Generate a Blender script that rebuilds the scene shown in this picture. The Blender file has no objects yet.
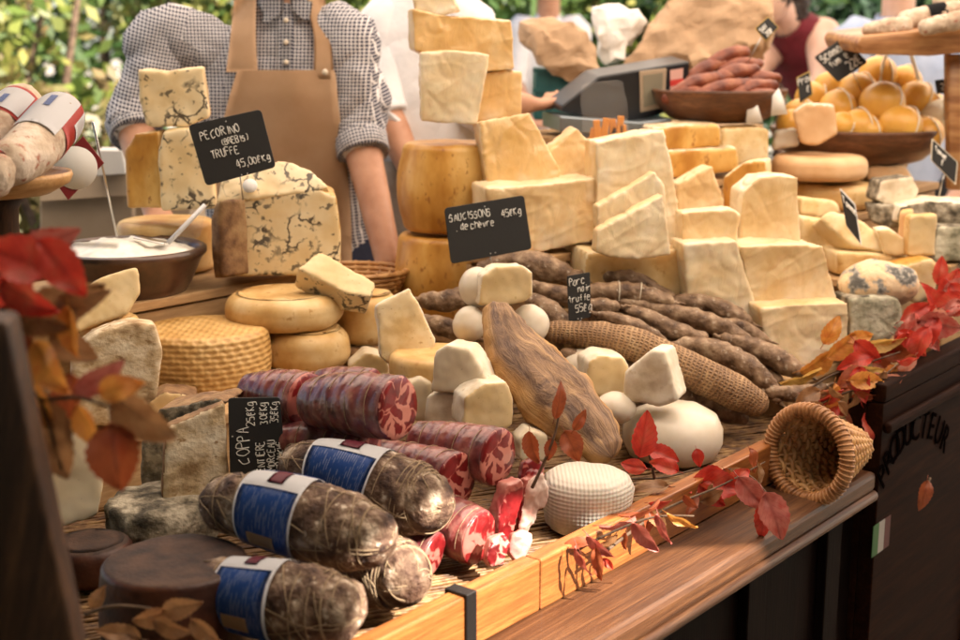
import bpy, bmesh, math, random
from mathutils import Vector as V, Matrix, noise
random.seed(7)
R = math.radians
scene = bpy.context.scene
col = scene.collection
TOP = .85                                   # height of the table top
# ---------------------------------------------------------------- camera
F = 960 * 50 / 36
PITCH = R(11.9)
CAM = V((0, 0, TOP + .60))
cd = bpy.data.cameras.new('camera'); cam = bpy.data.objects.new('camera', cd); col.objects.link(cam)
cd.lens = 50; cd.sensor_width = 36; cd.clip_start = .02; cd.clip_end = 400
cam.location = CAM; cam.rotation_euler = (math.pi / 2 - PITCH, 0, 0)
cd.dof.use_dof = True; cd.dof.focus_distance = 1.72; cd.dof.aperture_fstop = 5.0
scene.camera = cam
# ---------------------------------------------------------------- sky, sun, exposure
SUN_DIR = V((.72, -.42, .72)).normalized()  # towards the sun
sun_el = math.asin(SUN_DIR.z); sun_az = math.atan2(SUN_DIR.x, SUN_DIR.y)
w = bpy.data.worlds.new('World'); scene.world = w; w.use_nodes = True
nt = w.node_tree; nt.nodes.clear()
wo = nt.nodes.new('ShaderNodeOutputWorld'); bg = nt.nodes.new('ShaderNodeBackground'); sk = nt.nodes.new('ShaderNodeTexSky')
sk.sky_type = 'NISHITA'; sk.sun_disc = False; sk.sun_elevation = sun_el; sk.sun_rotation = sun_az
bg.inputs[1].default_value = .05
nt.links.new(sk.outputs[0], bg.inputs[0]); nt.links.new(bg.outputs[0], wo.inputs[0])
sl = bpy.data.lights.new('sun', 'SUN'); so = bpy.data.objects.new('sun', sl); col.objects.link(so)
sl.energy = 4.8; sl.angle = R(.5); sl.color = (1, .90, .79)
so.rotation_euler = SUN_DIR.to_track_quat('Z', 'Y').to_euler()
scene.view_settings.view_transform = 'Standard'; scene.view_settings.look = 'None'
scene.view_settings.gamma = 1; scene.view_settings.use_curve_mapping = False
scene.view_settings.exposure = 2.12
scene.render.engine = 'CYCLES'
scene.cycles.use_denoising = True
scene.cycles.max_bounces = 8; scene.cycles.transparent_max_bounces = 16
# ---------------------------------------------------------------- measuring helpers
def ray(px, py):
    x = (px - 480) / F; y = -(py - 320) / F
    return V((x, math.cos(PITCH) + y * math.sin(PITCH), -math.sin(PITCH) + y * math.cos(PITCH)))
def P(px, py, Y): d = ray(px, py); return CAM + d * (Y / d.y)
def Z(px, py, z): d = ray(px, py); return CAM + d * ((TOP + z - CAM.z) / d.z)
def L(n, Y): return n * Y / F               # picture length to metres at a distance
A_ = R(39)
UU = V((math.sin(A_), math.cos(A_), 0)); VV = V((-UU.y, UU.x, 0)); O_ = Z(380, 640, .03); O_.z = TOP
def S(u, v, z): return O_ + UU * u + VV * v + V((0, 0, z))
# ---------------------------------------------------------------- materials
MATS = {}
def newmat(name):
    m = bpy.data.materials.new(name); m.use_nodes = True
    n = m.node_tree.nodes; b = n['Principled BSDF']
    MATS[name] = m
    return m, m.node_tree, b
def N(t, kind, **kw):
    n = t.nodes.new(kind)
    for k, v in kw.items():
        if k.startswith('i_'):
            n.inputs[k[2:].replace('_', ' ')].default_value = v
        else: setattr(n, k, v)
    return n
def coords(t, sc=(1, 1, 1), rot=(0, 0, 0), uv=False):
    c = t.nodes.new('ShaderNodeTexCoord'); m = t.nodes.new('ShaderNodeMapping')
    m.vector_type = 'TEXTURE'; m.inputs['Scale'].default_value = tuple(1 / s for s in sc); m.inputs['Rotation'].default_value = rot
    t.links.new(c.outputs['UV' if uv else 'Object'], m.inputs['Vector'])
    return m.outputs[0]
def ramp(t, fac, stops):
    r = t.nodes.new('ShaderNodeValToRGB'); e = r.color_ramp.elements
    while len(e) < len(stops): e.new(.5)
    for k, (p, c) in enumerate(stops): e[k].position = p; e[k].color = (*c, 1) if len(c) == 3 else c
    t.links.new(fac, r.inputs[0]); return r.outputs[0]
def noisetex(t, vec, scale, detail=4, rough=.55, dist=0):
    n = N(t, 'ShaderNodeTexNoise', i_Scale=scale, i_Detail=detail, i_Roughness=rough, i_Distortion=dist)
    t.links.new(vec, n.inputs['Vector']); return n.outputs['Fac']
def mix(t, fac, a, b, mode='MIX'):
    m = N(t, 'ShaderNodeMix', data_type='RGBA', blend_type=mode)
    for s, x in ((0, fac), (6, a), (7, b)):
        if hasattr(x, 'is_linked'): t.links.new(x, m.inputs[s])
        elif s == 0: m.inputs[0].default_value = x
        else: m.inputs[s].default_value = (*x, 1)
    return m.outputs[2]
def bump(t, b, h, strength, dist=.002, prev=None):
    n = N(t, 'ShaderNodeBump', i_Strength=strength, i_Distance=dist)
    t.links.new(h, n.inputs['Height'])
    if prev: t.links.new(prev, n.inputs['Normal'])
    t.links.new(n.outputs[0], b.inputs['Normal']); return n.outputs[0]
def std(name, c, scale=30, rough=.6, bmp=.3, bscale=None, bdist=.002, coat=0, coatr=.15, sss=0, st=(1, 1, 1), uv=False, fine=None, spec=.4, lo=.35, hi=.65):
    """noise-mottled surface; c = two or three colours"""
    m, t, b = newmat(name)
    vec = coords(t, st, uv=uv)
    f = noisetex(t, vec, scale)
    k = len(c)
    cc = ramp(t, f, [(lo + (hi - lo) * i / (k - 1), c[i]) for i in range(k)])
    if fine:                                # a second, finer speckle
        f2 = noisetex(t, vec, fine[0], 3)
        cc = mix(t, ramp(t, f2, [(fine[2], (0, 0, 0)), (fine[2] + .08, (1, 1, 1))]), cc, fine[1])
    t.links.new(cc, b.inputs['Base Color'])
    b.inputs['Roughness'].default_value = rough
    b.inputs['Specular IOR Level'].default_value = spec
    if bmp: bump(t, b, noisetex(t, vec, bscale or scale * 3, 5), bmp, bdist)
    if coat: b.inputs['Coat Weight'].default_value = coat; b.inputs['Coat Roughness'].default_value = coatr
    if sss:
        b.inputs['Subsurface Weight'].default_value = sss; b.inputs['Subsurface Radius'].default_value = (1, .6, .3)
        b.inputs['Subsurface Scale'].default_value = .006
    return m
def flat(name, c, rough=.5, metal=0, bmp=0, bscale=200):
    m, t, b = newmat(name); b.inputs['Base Color'].default_value = (*c, 1)
    b.inputs['Roughness'].default_value = rough; b.inputs['Metallic'].default_value = metal
    if bmp: bump(t, b, noisetex(t, coords(t), bscale), bmp)
    return m
# cheeses
std('paste', [(.64, .45, .20), (.75, .58, .32), (.80, .67, .43)], 22, .5, .25, 120, .001, sss=.15, fine=(160, (.50, .32, .12), .64))
std('paste_pale', [(.66, .49, .24), (.75, .60, .35)], 18, .5, .2, 90, .001, sss=.15, fine=(190, (.55, .40, .18), .66))
std('paste_ivory', [(.72, .60, .40), (.80, .71, .53)], 14, .5, .15, 70, .001, sss=.15, fine=(110, (.55, .46, .30), .70))
def wrapmat(name, c):
    m, t, b = newmat(name); vec = coords(t)
    cc = ramp(t, noisetex(t, vec, 14, 5), [(.32, c[0]), (.52, c[1]), (.7, c[2])])
    cr = noisetex(t, coords(t, (1, 1, .35), (.3, .5, .2)), 26, 3, .6, 1.8)
    crl = ramp(t, cr, [(.44, (0, 0, 0)), (.5, (1, 1, 1)), (.56, (0, 0, 0))])
    cc = mix(t, ramp(t, noisetex(t, vec, 9, 4), [(.58, (0, 0, 0)), (.72, (.5, .5, .5))]), cc, (.86, .80, .68))
    t.links.new(cc, b.inputs['Base Color'])
    n = bump(t, b, noisetex(t, vec, 60, 5), .22, .0015)
    n = bump(t, b, crl, .14, .002, n)
    t.links.new(n, b.inputs['Coat Normal'])
    b.inputs['Roughness'].default_value = .5; b.inputs['Coat Weight'].default_value = .6; b.inputs['Coat Roughness'].default_value = .14
    b.inputs['Subsurface Weight'].default_value = .12; b.inputs['Subsurface Scale'].default_value = .006
    return m
wrapmat('wrapped', [(.64, .42, .18), (.76, .56, .30), (.82, .67, .44)])
wrapmat('wrapped_pale', [(.70, .52, .28), (.80, .66, .43), (.84, .75, .58)])
wrapmat('wrapped_gold', [(.60, .36, .11), (.70, .46, .19), (.76, .57, .31)])
std('rind_gold', [(.42, .18, .025), (.58, .30, .06), (.72, .45, .14)], 12, .42, .4, 70, .002, coat=.15, st=(1.2, 1.2, .6), fine=(80, (.34, .14, .03), .62))
std('rind_tan', [(.52, .29, .09), (.66, .43, .17), (.74, .55, .28)], 16, .5, .3, 80, .0015, coat=.12, fine=(60, (.50, .28, .09), .63))
std('rind_pink', [(.62, .36, .17), (.74, .50, .28)], 14, .55, .25, 70, .001)
std('rind_brown', [(.13, .065, .03), (.25, .14, .065), (.36, .23, .11)], 35, .75, .7, 120, .003)
std('rind_dark_shaded', [(.018, .0045, .0018), (.045, .011, .004), (.085, .024, .008)], 18, .5, .5, 150, .002)  # dark rind, deepened to stand for the shade of the near left corner
std('rind_dark_shaded_top', [(.020, .008, .004), (.042, .018, .009), (.066, .030, .015)], 40, .75, .6, 260, .002)  # top of the same wheels, corner shade put into the colour too
std('rind_mould', [(.06, .05, .035), (.20, .17, .12), (.42, .37, .28)], 42, .85, 1, 110, .005, lo=.38, hi=.62)
std('rind_green', [(.22, .21, .14), (.45, .43, .31), (.58, .55, .42)], 38, .85, .9, 120, .004)
std('rind_white', [(.62, .51, .35), (.75, .66, .51), (.80, .74, .62)], 24, .6, .4, 110, .0015, fine=(55, (.62, .52, .36), .64), sss=.1)
std('rind_wash', [(.30, .19, .09), (.55, .41, .24), (.72, .60, .42), (.78, .70, .54)], 24, .8, .8, 70, .004, st=(1, 1, 1.3), fine=(90, (.36, .23, .11), .62))
m, t, b = newmat('blue_vein')
vec = coords(t)
cc = ramp(t, noisetex(t, vec, 14), [(.35, (.72, .54, .28)), (.65, (.81, .70, .47))])
v1 = N(t, 'ShaderNodeTexVoronoi', feature='DISTANCE_TO_EDGE', i_Scale=26)
wv = noisetex(t, vec, 9, 5)
ma = N(t, 'ShaderNodeVectorMath', operation='MULTIPLY_ADD'); t.links.new(vec, ma.inputs[0])
wn = N(t, 'ShaderNodeTexNoise', i_Scale=30, i_Detail=4); t.links.new(vec, wn.inputs['Vector'])
sc_ = N(t, 'ShaderNodeVectorMath', operation='SCALE'); sc_.inputs[3].default_value = .06
t.links.new(wn.outputs['Color'], sc_.inputs[0]); ma.inputs[1].default_value = (1, 1, 1); t.links.new(sc_.outputs[0], ma.inputs[2])
t.links.new(ma.outputs[0], v1.inputs['Vector'])
ln = ramp(t, v1.outputs[0], [(0, (1, 1, 1)), (.035, (1, 1, 1)), (.07, (0, 0, 0))])
msk = ramp(t, noisetex(t, vec, 15, 3), [(.45, (0, 0, 0)), (.53, (1, 1, 1))])
mm = mix(t, 1.0, ln, msk, 'MULTIPLY')
mm = mix(t, 1, mm, ramp(t, noisetex(t, vec, 70, 3), [(.60, (0, 0, 0)), (.66, (.85, .85, .85))]), 'LIGHTEN')
cc = mix(t, mm, cc, (.09, .07, .045))
t.links.new(cc, b.inputs['Base Color']); b.inputs['Roughness'].default_value = .45
bump(t, b, mm, -.6, .003); b.inputs['Coat Weight'].default_value = .2
# basket-pressed pecorino rind
m, t, b = newmat('rind_basket')
vec = coords(t); c = noisetex(t, vec, 12)
cc = ramp(t, c, [(.35, (.50, .28, .08)), (.6, (.68, .43, .16)), (.75, (.74, .54, .26))])
wx = N(t, 'ShaderNodeTexWave', i_Scale=24, i_Distortion=1.5, i_Detail=2); wx.bands_direction = 'DIAGONAL'; t.links.new(vec, wx.inputs['Vector'])
wz = N(t, 'ShaderNodeTexWave', i_Scale=38, i_Distortion=1.0); wz.bands_direction = 'Z'; t.links.new(vec, wz.inputs['Vector'])
wz2 = N(t, 'ShaderNodeTexWave', i_Scale=30, i_Distortion=1.0); wz2.bands_direction = 'X'; t.links.new(vec, wz2.inputs['Vector'])
h = mix(t, .5, mix(t, .5, wx.outputs[0], wz.outputs[0]), wz2.outputs[0], 'MULTIPLY')
cc = mix(t, ramp(t, h, [(.1, (.7, .7, .7)), (.35, (0, 0, 0))]), cc, (.42, .22, .06))
t.links.new(cc, b.inputs['Base Color']); bump(t, b, h, .8, .003); b.inputs['Roughness'].default_value = .5
# white basket ricotta
m, t, b = newmat('basket_white')
vec = coords(t)
wx = N(t, 'ShaderNodeTexWave', i_Scale=62, i_Distortion=.8); wx.bands_direction = 'X'; t.links.new(vec, wx.inputs['Vector'])
wz = N(t, 'ShaderNodeTexWave', i_Scale=62, i_Distortion=.8); wz.bands_direction = 'Z'; t.links.new(vec, wz.inputs['Vector'])
h = mix(t, .5, wx.outputs[0], wz.outputs[0])
b.inputs['Base Color'].default_value = (.56, .51, .43, 1); b.inputs['Roughness'].default_value = .5
b.inputs['Subsurface Weight'].default_value = .2; b.inputs['Subsurface Scale'].default_value = .005
bump(t, b, h, .5, .002)
std('white_smooth', [(.62, .54, .42), (.72, .65, .54)], 20, .42, .15, 60, .001, coat=.25, sss=.2)
std('cream', [(.74, .70, .58), (.84, .82, .76)], 25, .35, .6, 60, .004, coat=.3)
std('smoked_yellow', [(.66, .33, .05), (.78, .46, .10)], 12, .42, .12, 60, .001, coat=.25, sss=.1)
# meats
def meatcut(name, sc, red, fat):
    m, t, b = newmat(name); vec = coords(t)
    wn = N(t, 'ShaderNodeTexNoise', i_Scale=26, i_Detail=3); t.links.new(vec, wn.inputs['Vector'])
    s_ = N(t, 'ShaderNodeVectorMath', operation='SCALE'); s_.inputs[3].default_value = .045; t.links.new(wn.outputs['Color'], s_.inputs[0])
    a_ = N(t, 'ShaderNodeVectorMath', operation='ADD'); t.links.new(vec, a_.inputs[0]); t.links.new(s_.outputs[0], a_.inputs[1])
    v = N(t, 'ShaderNodeTexVoronoi', feature='DISTANCE_TO_EDGE', i_Scale=sc); t.links.new(a_.outputs[0], v.inputs['Vector'])
    redc = ramp(t, noisetex(t, vec, 55, 4), [(.3, (red[0] * .5, red[1] * .5, red[2] * .5)), (.6, red), (.8, (red[0] * 1.4, red[1] * 2, red[2] * 2))])
    t0_ = N(t, 'ShaderNodeMath', operation='MULTIPLY_ADD'); t.links.new(noisetex(t, vec, 30, 3), t0_.inputs[0]); t0_.inputs[1].default_value = -.75; t0_.inputs[2].default_value = .335; th = t0_.outputs[0]
    d_ = N(t, 'ShaderNodeMath', operation='MULTIPLY_ADD'); t.links.new(th, d_.inputs[0]); d_.inputs[1].default_value = 1; t.links.new(v.outputs[0], d_.inputs[2])
    cc = mix(t, ramp(t, d_.outputs[0], [(0, (1, 1, 1)), (.012, (.85, .85, .85)), (.05, (0, 0, 0))]), redc, fat)
    t.links.new(cc, b.inputs['Base Color']); b.inputs['Roughness'].default_value = .28; b.inputs['Specular IOR Level'].default_value = .5
    bump(t, b, noisetex(t, vec, 120), .25, .001)
meatcut('cut_coppa', 48, (.19, .011, .012), (.52, .20, .15))
meatcut('cut_red', 20, (.22, .012, .014), (.46, .14, .11))
m, t, b = newmat('coppa_skin')
vec = coords(t, uv=True)
wv = N(t, 'ShaderNodeTexWave', i_Scale=17, i_Distortion=4.5, i_Detail=4); wv.inputs['Detail Scale'].default_value = 2; wv.bands_direction = 'Y'; t.links.new(vec, wv.inputs['Vector'])
cc = ramp(t, noisetex(t, coords(t), 34, 5), [(.3, (.045, .010, .013)), (.46, (.13, .026, .028)), (.6, (.24, .065, .055)), (.76, (.42, .22, .16))])
cc = mix(t, ramp(t, wv.outputs[0], [(.6, (0, 0, 0)), (.95, (.14, .14, .14))]), cc, (.45, .28, .22))
t.links.new(cc, b.inputs['Base Color']); b.inputs['Roughness'].default_value = .35; b.inputs['Coat Weight'].default_value = .35
bump(t, b, wv.outputs[0], .5, .003)
std('salami_skin', [(.022, .008, .005), (.075, .036, .020), (.17, .105, .065), (.42, .33, .24)], 48, .75, 1, 110, .006, fine=(95, (.50, .42, .33), .63), lo=.3, hi=.68)
std('salami_grey', [(.35, .25, .17), (.52, .41, .30), (.62, .52, .42)], 30, .75, .8, 110, .003, fine=(70, (.35, .14, .09), .6))
std('salami_red', [(.11, .022, .010), (.22, .055, .022), (.34, .13, .06)], 26, .5, .7, 70, .003, coat=.1)
std('sausage', [(.06, .028, .013), (.16, .092, .048), (.27, .172, .10), (.44, .32, .20)], 42, .55, 1, 95, .004, lo=.32, hi=.70, fine=(120, (.42, .34, .25), .62))
m, t, b = newmat('net_sausage')
vec = coords(t, uv=True)
w1 = N(t, 'ShaderNodeTexWave', i_Scale=58, i_Distortion=5, i_Detail=3); w1.bands_direction = 'X'; t.links.new(vec, w1.inputs['Vector'])
w2 = N(t, 'ShaderNodeTexWave', i_Scale=46, i_Distortion=5, i_Detail=3); w2.bands_direction = 'Y'; t.links.new(vec, w2.inputs['Vector'])
h = mix(t, 1, w1.outputs[0], w2.outputs[0], 'LIGHTEN')
cc = ramp(t, noisetex(t, coords(t), 30, 5), [(.3, (.18, .09, .036)), (.55, (.38, .22, .10)), (.75, (.52, .36, .19))])
cc = mix(t, ramp(t, h, [(.40, (.6, .6, .6)), (.8, (0, 0, 0))]), cc, (.10, .05, .024))
t.links.new(cc, b.inputs['Base Color']); bump(t, b, h, .8, .003); b.inputs['Roughness'].default_value = .6
m, t, b = newmat('ham_skin')
vec = coords(t, (5, 1.6, 1), uv=True)
f = noisetex(t, vec, 9, 7, .7, 1.4)
cc = ramp(t, f, [(.3, (.05, .024, .015)), (.44, (.13, .07, .042)), (.56, (.26, .15, .08)), (.72, (.50, .31, .14))])
cc = mix(t, ramp(t, noisetex(t, coords(t), 20, 5), [(.55, (0, 0, 0)), (.75, (.5, .5, .5))]), cc, (.13, .075, .06))
t.links.new(cc, b.inputs['Base Color']); sx_ = t.nodes.new('ShaderNodeSeparateXYZ'); t.links.new(coords(t, uv=True), sx_.inputs[0])
mu = N(t, 'ShaderNodeMath', operation='MULTIPLY_ADD'); t.links.new(noisetex(t, coords(t, (14, 14, 14)), 1, 4), mu.inputs[0]); mu.inputs[1].default_value = .22
dv = N(t, 'ShaderNodeMath', operation='DIVIDE'); t.links.new(sx_.outputs[0], dv.inputs[0]); dv.inputs[1].default_value = .31; t.links.new(dv.outputs[0], mu.inputs[2])
edge = ramp(t, mu.outputs[0], [(.17, (0, 0, 0)), (.24, (.9, .9, .9)), (.5, (1, 1, 1)), (.90, (1, 1, 1)), (.95, (.1, .1, .1))])
fatc = ramp(t, noisetex(t, coords(t, (16, 16, 16)), 1, 5), [(.3, (.30, .13, .03)), (.55, (.52, .28, .085)), (.75, (.62, .38, .15))])
t.links.new(mix(t, edge, cc, fatc), b.inputs['Base Color'])
b.inputs['Roughness'].default_value = .6
bump(t, b, f, .9, .006)
std('ham_fat', [(.45, .22, .06), (.58, .32, .11), (.66, .42, .18)], 20, .5, .4, 70)
# wood and wicker
def woodmat(name, c, sc, rot=(0, 0, 0), rough=.45, coat=0, bmp=.3):
    m, t, b = newmat(name); vec = coords(t, sc, rot)
    f = noisetex(t, vec, 3, 6, .6, .6); g = noisetex(t, vec, 14, 4, .6)
    cc = ramp(t, f, [(.3, c[0]), (.5, c[1]), (.7, c[2])])
    cc = mix(t, ramp(t, g, [(.45, (0, 0, 0)), (.62, (.55, .55, .55))]), cc, c[0])
    t.links.new(cc, b.inputs['Base Color']); b.inputs['Roughness'].default_value = rough; b.inputs['Coat Weight'].default_value = coat; b.inputs['Specular IOR Level'].default_value = .06 if c[2][0] < .04 else .4
    bump(t, b, g, bmp, .0015)
zr = math.pi / 2 - A_                       # stall direction: grain along it
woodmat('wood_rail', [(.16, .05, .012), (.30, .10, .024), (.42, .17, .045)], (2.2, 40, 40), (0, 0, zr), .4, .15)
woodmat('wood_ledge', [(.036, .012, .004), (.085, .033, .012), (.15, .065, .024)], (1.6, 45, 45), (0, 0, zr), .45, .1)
woodmat('wood_shaded', [(.002, .0008, .0006), (.005, .0018, .001), (.009, .003, .002)], (20, 20, 1.5), (0, 0, 0), .6, .0)  # brown wood taken near black: shade under the ledge put into the colour
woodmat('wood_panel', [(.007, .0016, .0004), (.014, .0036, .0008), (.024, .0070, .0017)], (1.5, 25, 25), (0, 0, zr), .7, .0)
woodmat('wood_post', [(.016, .006, .002), (.045, .018, .007), (.10, .045, .018)], (30, 30, 2.5), (0, R(12), 0), .6)
woodmat('wood_tray', [(.36, .18, .06), (.52, .29, .11), (.62, .38, .17)], (3, 18, 18), (0, 0, .4), .5, .1)
woodmat('wood_bowl', [(.06, .022, .009), (.13, .05, .019), (.20, .085, .035)], (4, 4, 22), (0, 0, .4), .45, .1)
woodmat('wood_crate', [(.34, .20, .09), (.45, .28, .13), (.52, .35, .18)], (3, 30, 30), (0, 0, zr), .7)
m, t, b = newmat('wicker')
cc = ramp(t, noisetex(t, coords(t), 60, 4), [(.3, (.24, .10, .03)), (.5, (.44, .22, .07)), (.7, (.58, .34, .13))])
t.links.new(cc, b.inputs['Base Color']); b.inputs['Roughness'].default_value = .42; bump(t, b, noisetex(t, coords(t), 300), .3, .001)
std('wicker_dark', [(.20, .085, .03), (.36, .16, .055), (.44, .22, .09)], 50, .4, .3)
std('straw', [(.07, .03, .010), (.18, .09, .03), (.30, .18, .07)], 60, .55, .3)
std('twine', [(.24, .165, .09), (.36, .26, .16)], 200, .8, .3)
std('bark', [(.06, .035, .02), (.14, .09, .055)], 40, .9, .8)
# other
flat('slate', (.012, .011, .010), .6, bmp=.1)
flat('chalk', (.78, .77, .72), .9)
flat('metal', (.55, .53, .50), .3, 1)
flat('iron', (.02, .018, .017), .45, .6, .2)
flat('white_paper', (.78, .76, .72), .7, bmp=.2, bscale=30)
flat('red_card', (.22, .015, .018), .6)
flat('yellow_edge', (.55, .36, .08), .6)
std('skin', [(.44, .22, .13), (.56, .31, .20)], 18, .5, .2, 160, .0008, sss=.15)
std('skin_pale', [(.58, .36, .27), (.66, .44, .34)], 16, .5, .2, 160, .0008, sss=.15)
std('apron', [(.60, .39, .23), (.67, .46, .29)], 12, .85, .35, 900, .0006)
std('white_cloth', [(.70, .71, .74), (.80, .80, .82)], 7, .8, .5, 6, .02)
std('grey_cloth', [(.34, .30, .26), (.44, .40, .35)], 8, .85, .9, 9, .02)
std('navy_cloth', [(.010, .014, .035), (.03, .035, .07)], 8, .9, .5, 14, .01)
std('blue_cloth', [(.30, .38, .55), (.42, .50, .66)], 8, .9, .5, 14, .01)
std('wine_cloth', [(.10, .008, .014), (.17, .015, .025)], 8, .9, .5, 14, .01)
std('black_cloth', [(.008, .008, .010), (.02, .02, .024)], 8, .9, .5, 14, .01)
std('hair', [(.012, .007, .005), (.04, .022, .013)], 60, .5, .6, 120)
std('kraft', [(.40, .26, .15), (.50, .34, .21)], 9, .75, .6, 40, .003)
std('kraft_card', [(.36, .27, .18), (.44, .34, .24)], 6, .8, .3, 40, .002)
std('teal_plastic', [(.010, .07, .075), (.02, .10, .10)], 8, .45, .1)
flat('scale_body', (.012, .013, .016), .35)
flat('scale_steel', (.22, .26, .29), .3, .7)
flat('lcd', (.24, .22, .16), .15)
flat('sticker_pink', (.72, .42, .36), .5)
flat('sticker_red', (.60, .05, .04), .5)
flat('orange_cracker', (.62, .24, .03), .6, bmp=.6, bscale=80)
flat('eye', (.02, .012, .008), .1)
flat('lip', (.36, .12, .10), .5)
flat('button', (.70, .62, .50), .3)
std('pottery', [(.035, .018, .012), (.07, .035, .022), (.11, .055, .034)], 20, .3, .3, 60, .002, coat=.3)
m, t, b = newmat('shirt_check')
vec = coords(t, uv=True)
sp = t.nodes.new('ShaderNodeSeparateXYZ'); t.links.new(vec, sp.inputs[0])
def stripe(o):
    a = N(t, 'ShaderNodeMath', operation='MULTIPLY'); t.links.new(o, a.inputs[0]); a.inputs[1].default_value = 1 / .0069
    f_ = N(t, 'ShaderNodeMath', operation='FRACT'); t.links.new(a.outputs[0], f_.inputs[0])
    c_ = N(t, 'ShaderNodeMath', operation='LESS_THAN'); t.links.new(f_.outputs[0], c_.inputs[0]); c_.inputs[1].default_value = .25
    return c_.outputs[0]
mx = N(t, 'ShaderNodeMath', operation='MAXIMUM'); t.links.new(stripe(sp.outputs[0]), mx.inputs[0]); t.links.new(stripe(sp.outputs[1]), mx.inputs[1])
t.links.new(mix(t, mx.outputs[0], (.030, .032, .065), (.66, .65, .66)), b.inputs['Base Color']); b.inputs['Roughness'].default_value = .85
bump(t, b, noisetex(t, coords(t, (1, 1, .7), (.4, .3, 0)), 9, 3, .5, .8), .9, .03)
# salami label: blue with fine print lines
m, t, b = newmat('blue_label')
vec = coords(t, uv=True)
w1 = N(t, 'ShaderNodeTexWave', i_Scale=120, i_Distortion=0); w1.bands_direction = 'X'; t.links.new(vec, w1.inputs['Vector'])
g = noisetex(t, coords(t, (260, 60, 1), uv=True), 1.0, 2)
lines = mix(t, 1, ramp(t, w1.outputs[0], [(.72, (0, 0, 0)), (.86, (1, 1, 1))]), ramp(t, g, [(.50, (0, 0, 0)), (.55, (1, 1, 1))]), 'MULTIPLY')
t.links.new(mix(t, mix(t, 1, lines, (.55, .55, .55), 'MULTIPLY'), (.028, .095, .36), (.60, .66, .78)), b.inputs['Base Color']); b.inputs['Roughness'].default_value = .4
bump(t, b, noisetex(t, coords(t), 40), .3, .003)
flat('label_white', (.76, .76, .78), .45, bmp=.2, bscale=50)
flat('label_maroon', (.16, .012, .03), .5)
flat('label_red', (.55, .045, .03), .45, bmp=.2, bscale=50)
flat('flag_green', (.02, .09, .02), .6); flat('flag_white', (.26, .24, .22), .6); flat('flag_red', (.06, .006, .006), .6)
flat('letter_dark', (.003, .002, .002), .9); MATS['letter_dark'].node_tree.nodes['Principled BSDF'].inputs['Specular IOR Level'].default_value = 0
def filmmat():
    m, t, b = newmat('film')
    b.inputs['Base Color'].default_value = (.95, .95, .95, 1); b.inputs['Roughness'].default_value = .12
    b.inputs['Alpha'].default_value = .05; b.inputs['Specular IOR Level'].default_value = .8
    bump(t, b, noisetex(t, coords(t), 45, 3, .5, 1), .8, .006)
filmmat()
def leafmat(name, c, hi=1.0, trans=.35):
    m = bpy.data.materials.new(name); m.use_nodes = True; MATS[name] = m; t = m.node_tree; t.nodes.clear()
    o = t.nodes.new('ShaderNodeOutputMaterial'); d = t.nodes.new('ShaderNodeBsdfPrincipled'); tr = t.nodes.new('ShaderNodeBsdfTranslucent'); mx = t.nodes.new('ShaderNodeMixShader')
    vec = coords(t)
    f = noisetex(t, vec, 45, 4)
    if hi > 1:                              # many-leaf crowns: a tone per leaf
        g = t.nodes.new('ShaderNodeNewGeometry'); f = g.outputs['Random Per Island']
        cc = ramp(t, f, [(i / (len(c) - 1), c[i]) for i in range(len(c))])
    else:
        cc = ramp(t, f, [(.3 + .4 * i / (len(c) - 1), c[i]) for i in range(len(c))])
        vec2 = coords(t, uv=True); sp = t.nodes.new('ShaderNodeSeparateXYZ'); t.links.new(vec2, sp.inputs[0])
        # veins: side veins slanting off the midrib
        ab = N(t, 'ShaderNodeMath', operation='ABSOLUTE'); t.links.new(sp.outputs[0], ab.inputs[0])
        s1 = N(t, 'ShaderNodeMath', operation='SUBTRACT'); t.links.new(sp.outputs[1], s1.inputs[0]); t.links.new(ab.outputs[0], s1.inputs[1])
        s2 = N(t, 'ShaderNodeMath', operation='MULTIPLY'); t.links.new(s1.outputs[0], s2.inputs[0]); s2.inputs[1].default_value = 8
        fr = N(t, 'ShaderNodeMath', operation='PINGPONG'); t.links.new(s2.outputs[0], fr.inputs[0]); fr.inputs[1].default_value = .5
        vn = ramp(t, fr.outputs[0], [(0, (1, 1, 1)), (.1, (.0, .0, .0))])
        md = ramp(t, ab.outputs[0], [(0, (1, 1, 1)), (.05, (0, 0, 0))])
        al = mix(t, 1, vn, md, 'LIGHTEN')
        cc = mix(t, mix(t, 1, al, (.35, .35, .35), 'MULTIPLY'), cc, tuple(x * .45 for x in c[0]))
        bump(t, d, al, -.4, .001)
        d.inputs['Roughness'].default_value = .45
    t.links.new(cc, d.inputs['Base Color']); t.links.new(cc, tr.inputs[0]); mx.inputs[0].default_value = trans
    t.links.new(d.outputs[0], mx.inputs[1]); t.links.new(tr.outputs[0], mx.inputs[2]); t.links.new(mx.outputs[0], o.inputs[0])
leafmat('leaf_red', [(.36, .022, .014), (.56, .05, .03), (.50, .10, .05)], trans=.3)
leafmat('leaf_pink', [(.34, .06, .045), (.46, .14, .105), (.38, .045, .03)], trans=.22)
leafmat('leaf_orange', [(.50, .17, .03), (.66, .30, .06), (.56, .16, .035)])
leafmat('leaf_brown', [(.19, .085, .034), (.32, .165, .07), (.26, .115, .045)])
leafmat('leaf_rust', [(.22, .05, .018), (.36, .09, .03), (.28, .055, .02)])
leafmat('leaf_yellow', [(.55, .30, .05), (.64, .42, .12), (.50, .24, .04)])
leafmat('green_light', [(.05, .09, .015), (.12, .18, .03), (.24, .28, .05), (.36, .33, .09), (.07, .13, .02), (.30, .20, .08)], 2, .45)
leafmat('green_mid', [(.02, .05, .012), (.05, .10, .02), (.09, .15, .03), (.04, .08, .015)], 2, .35)
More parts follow.
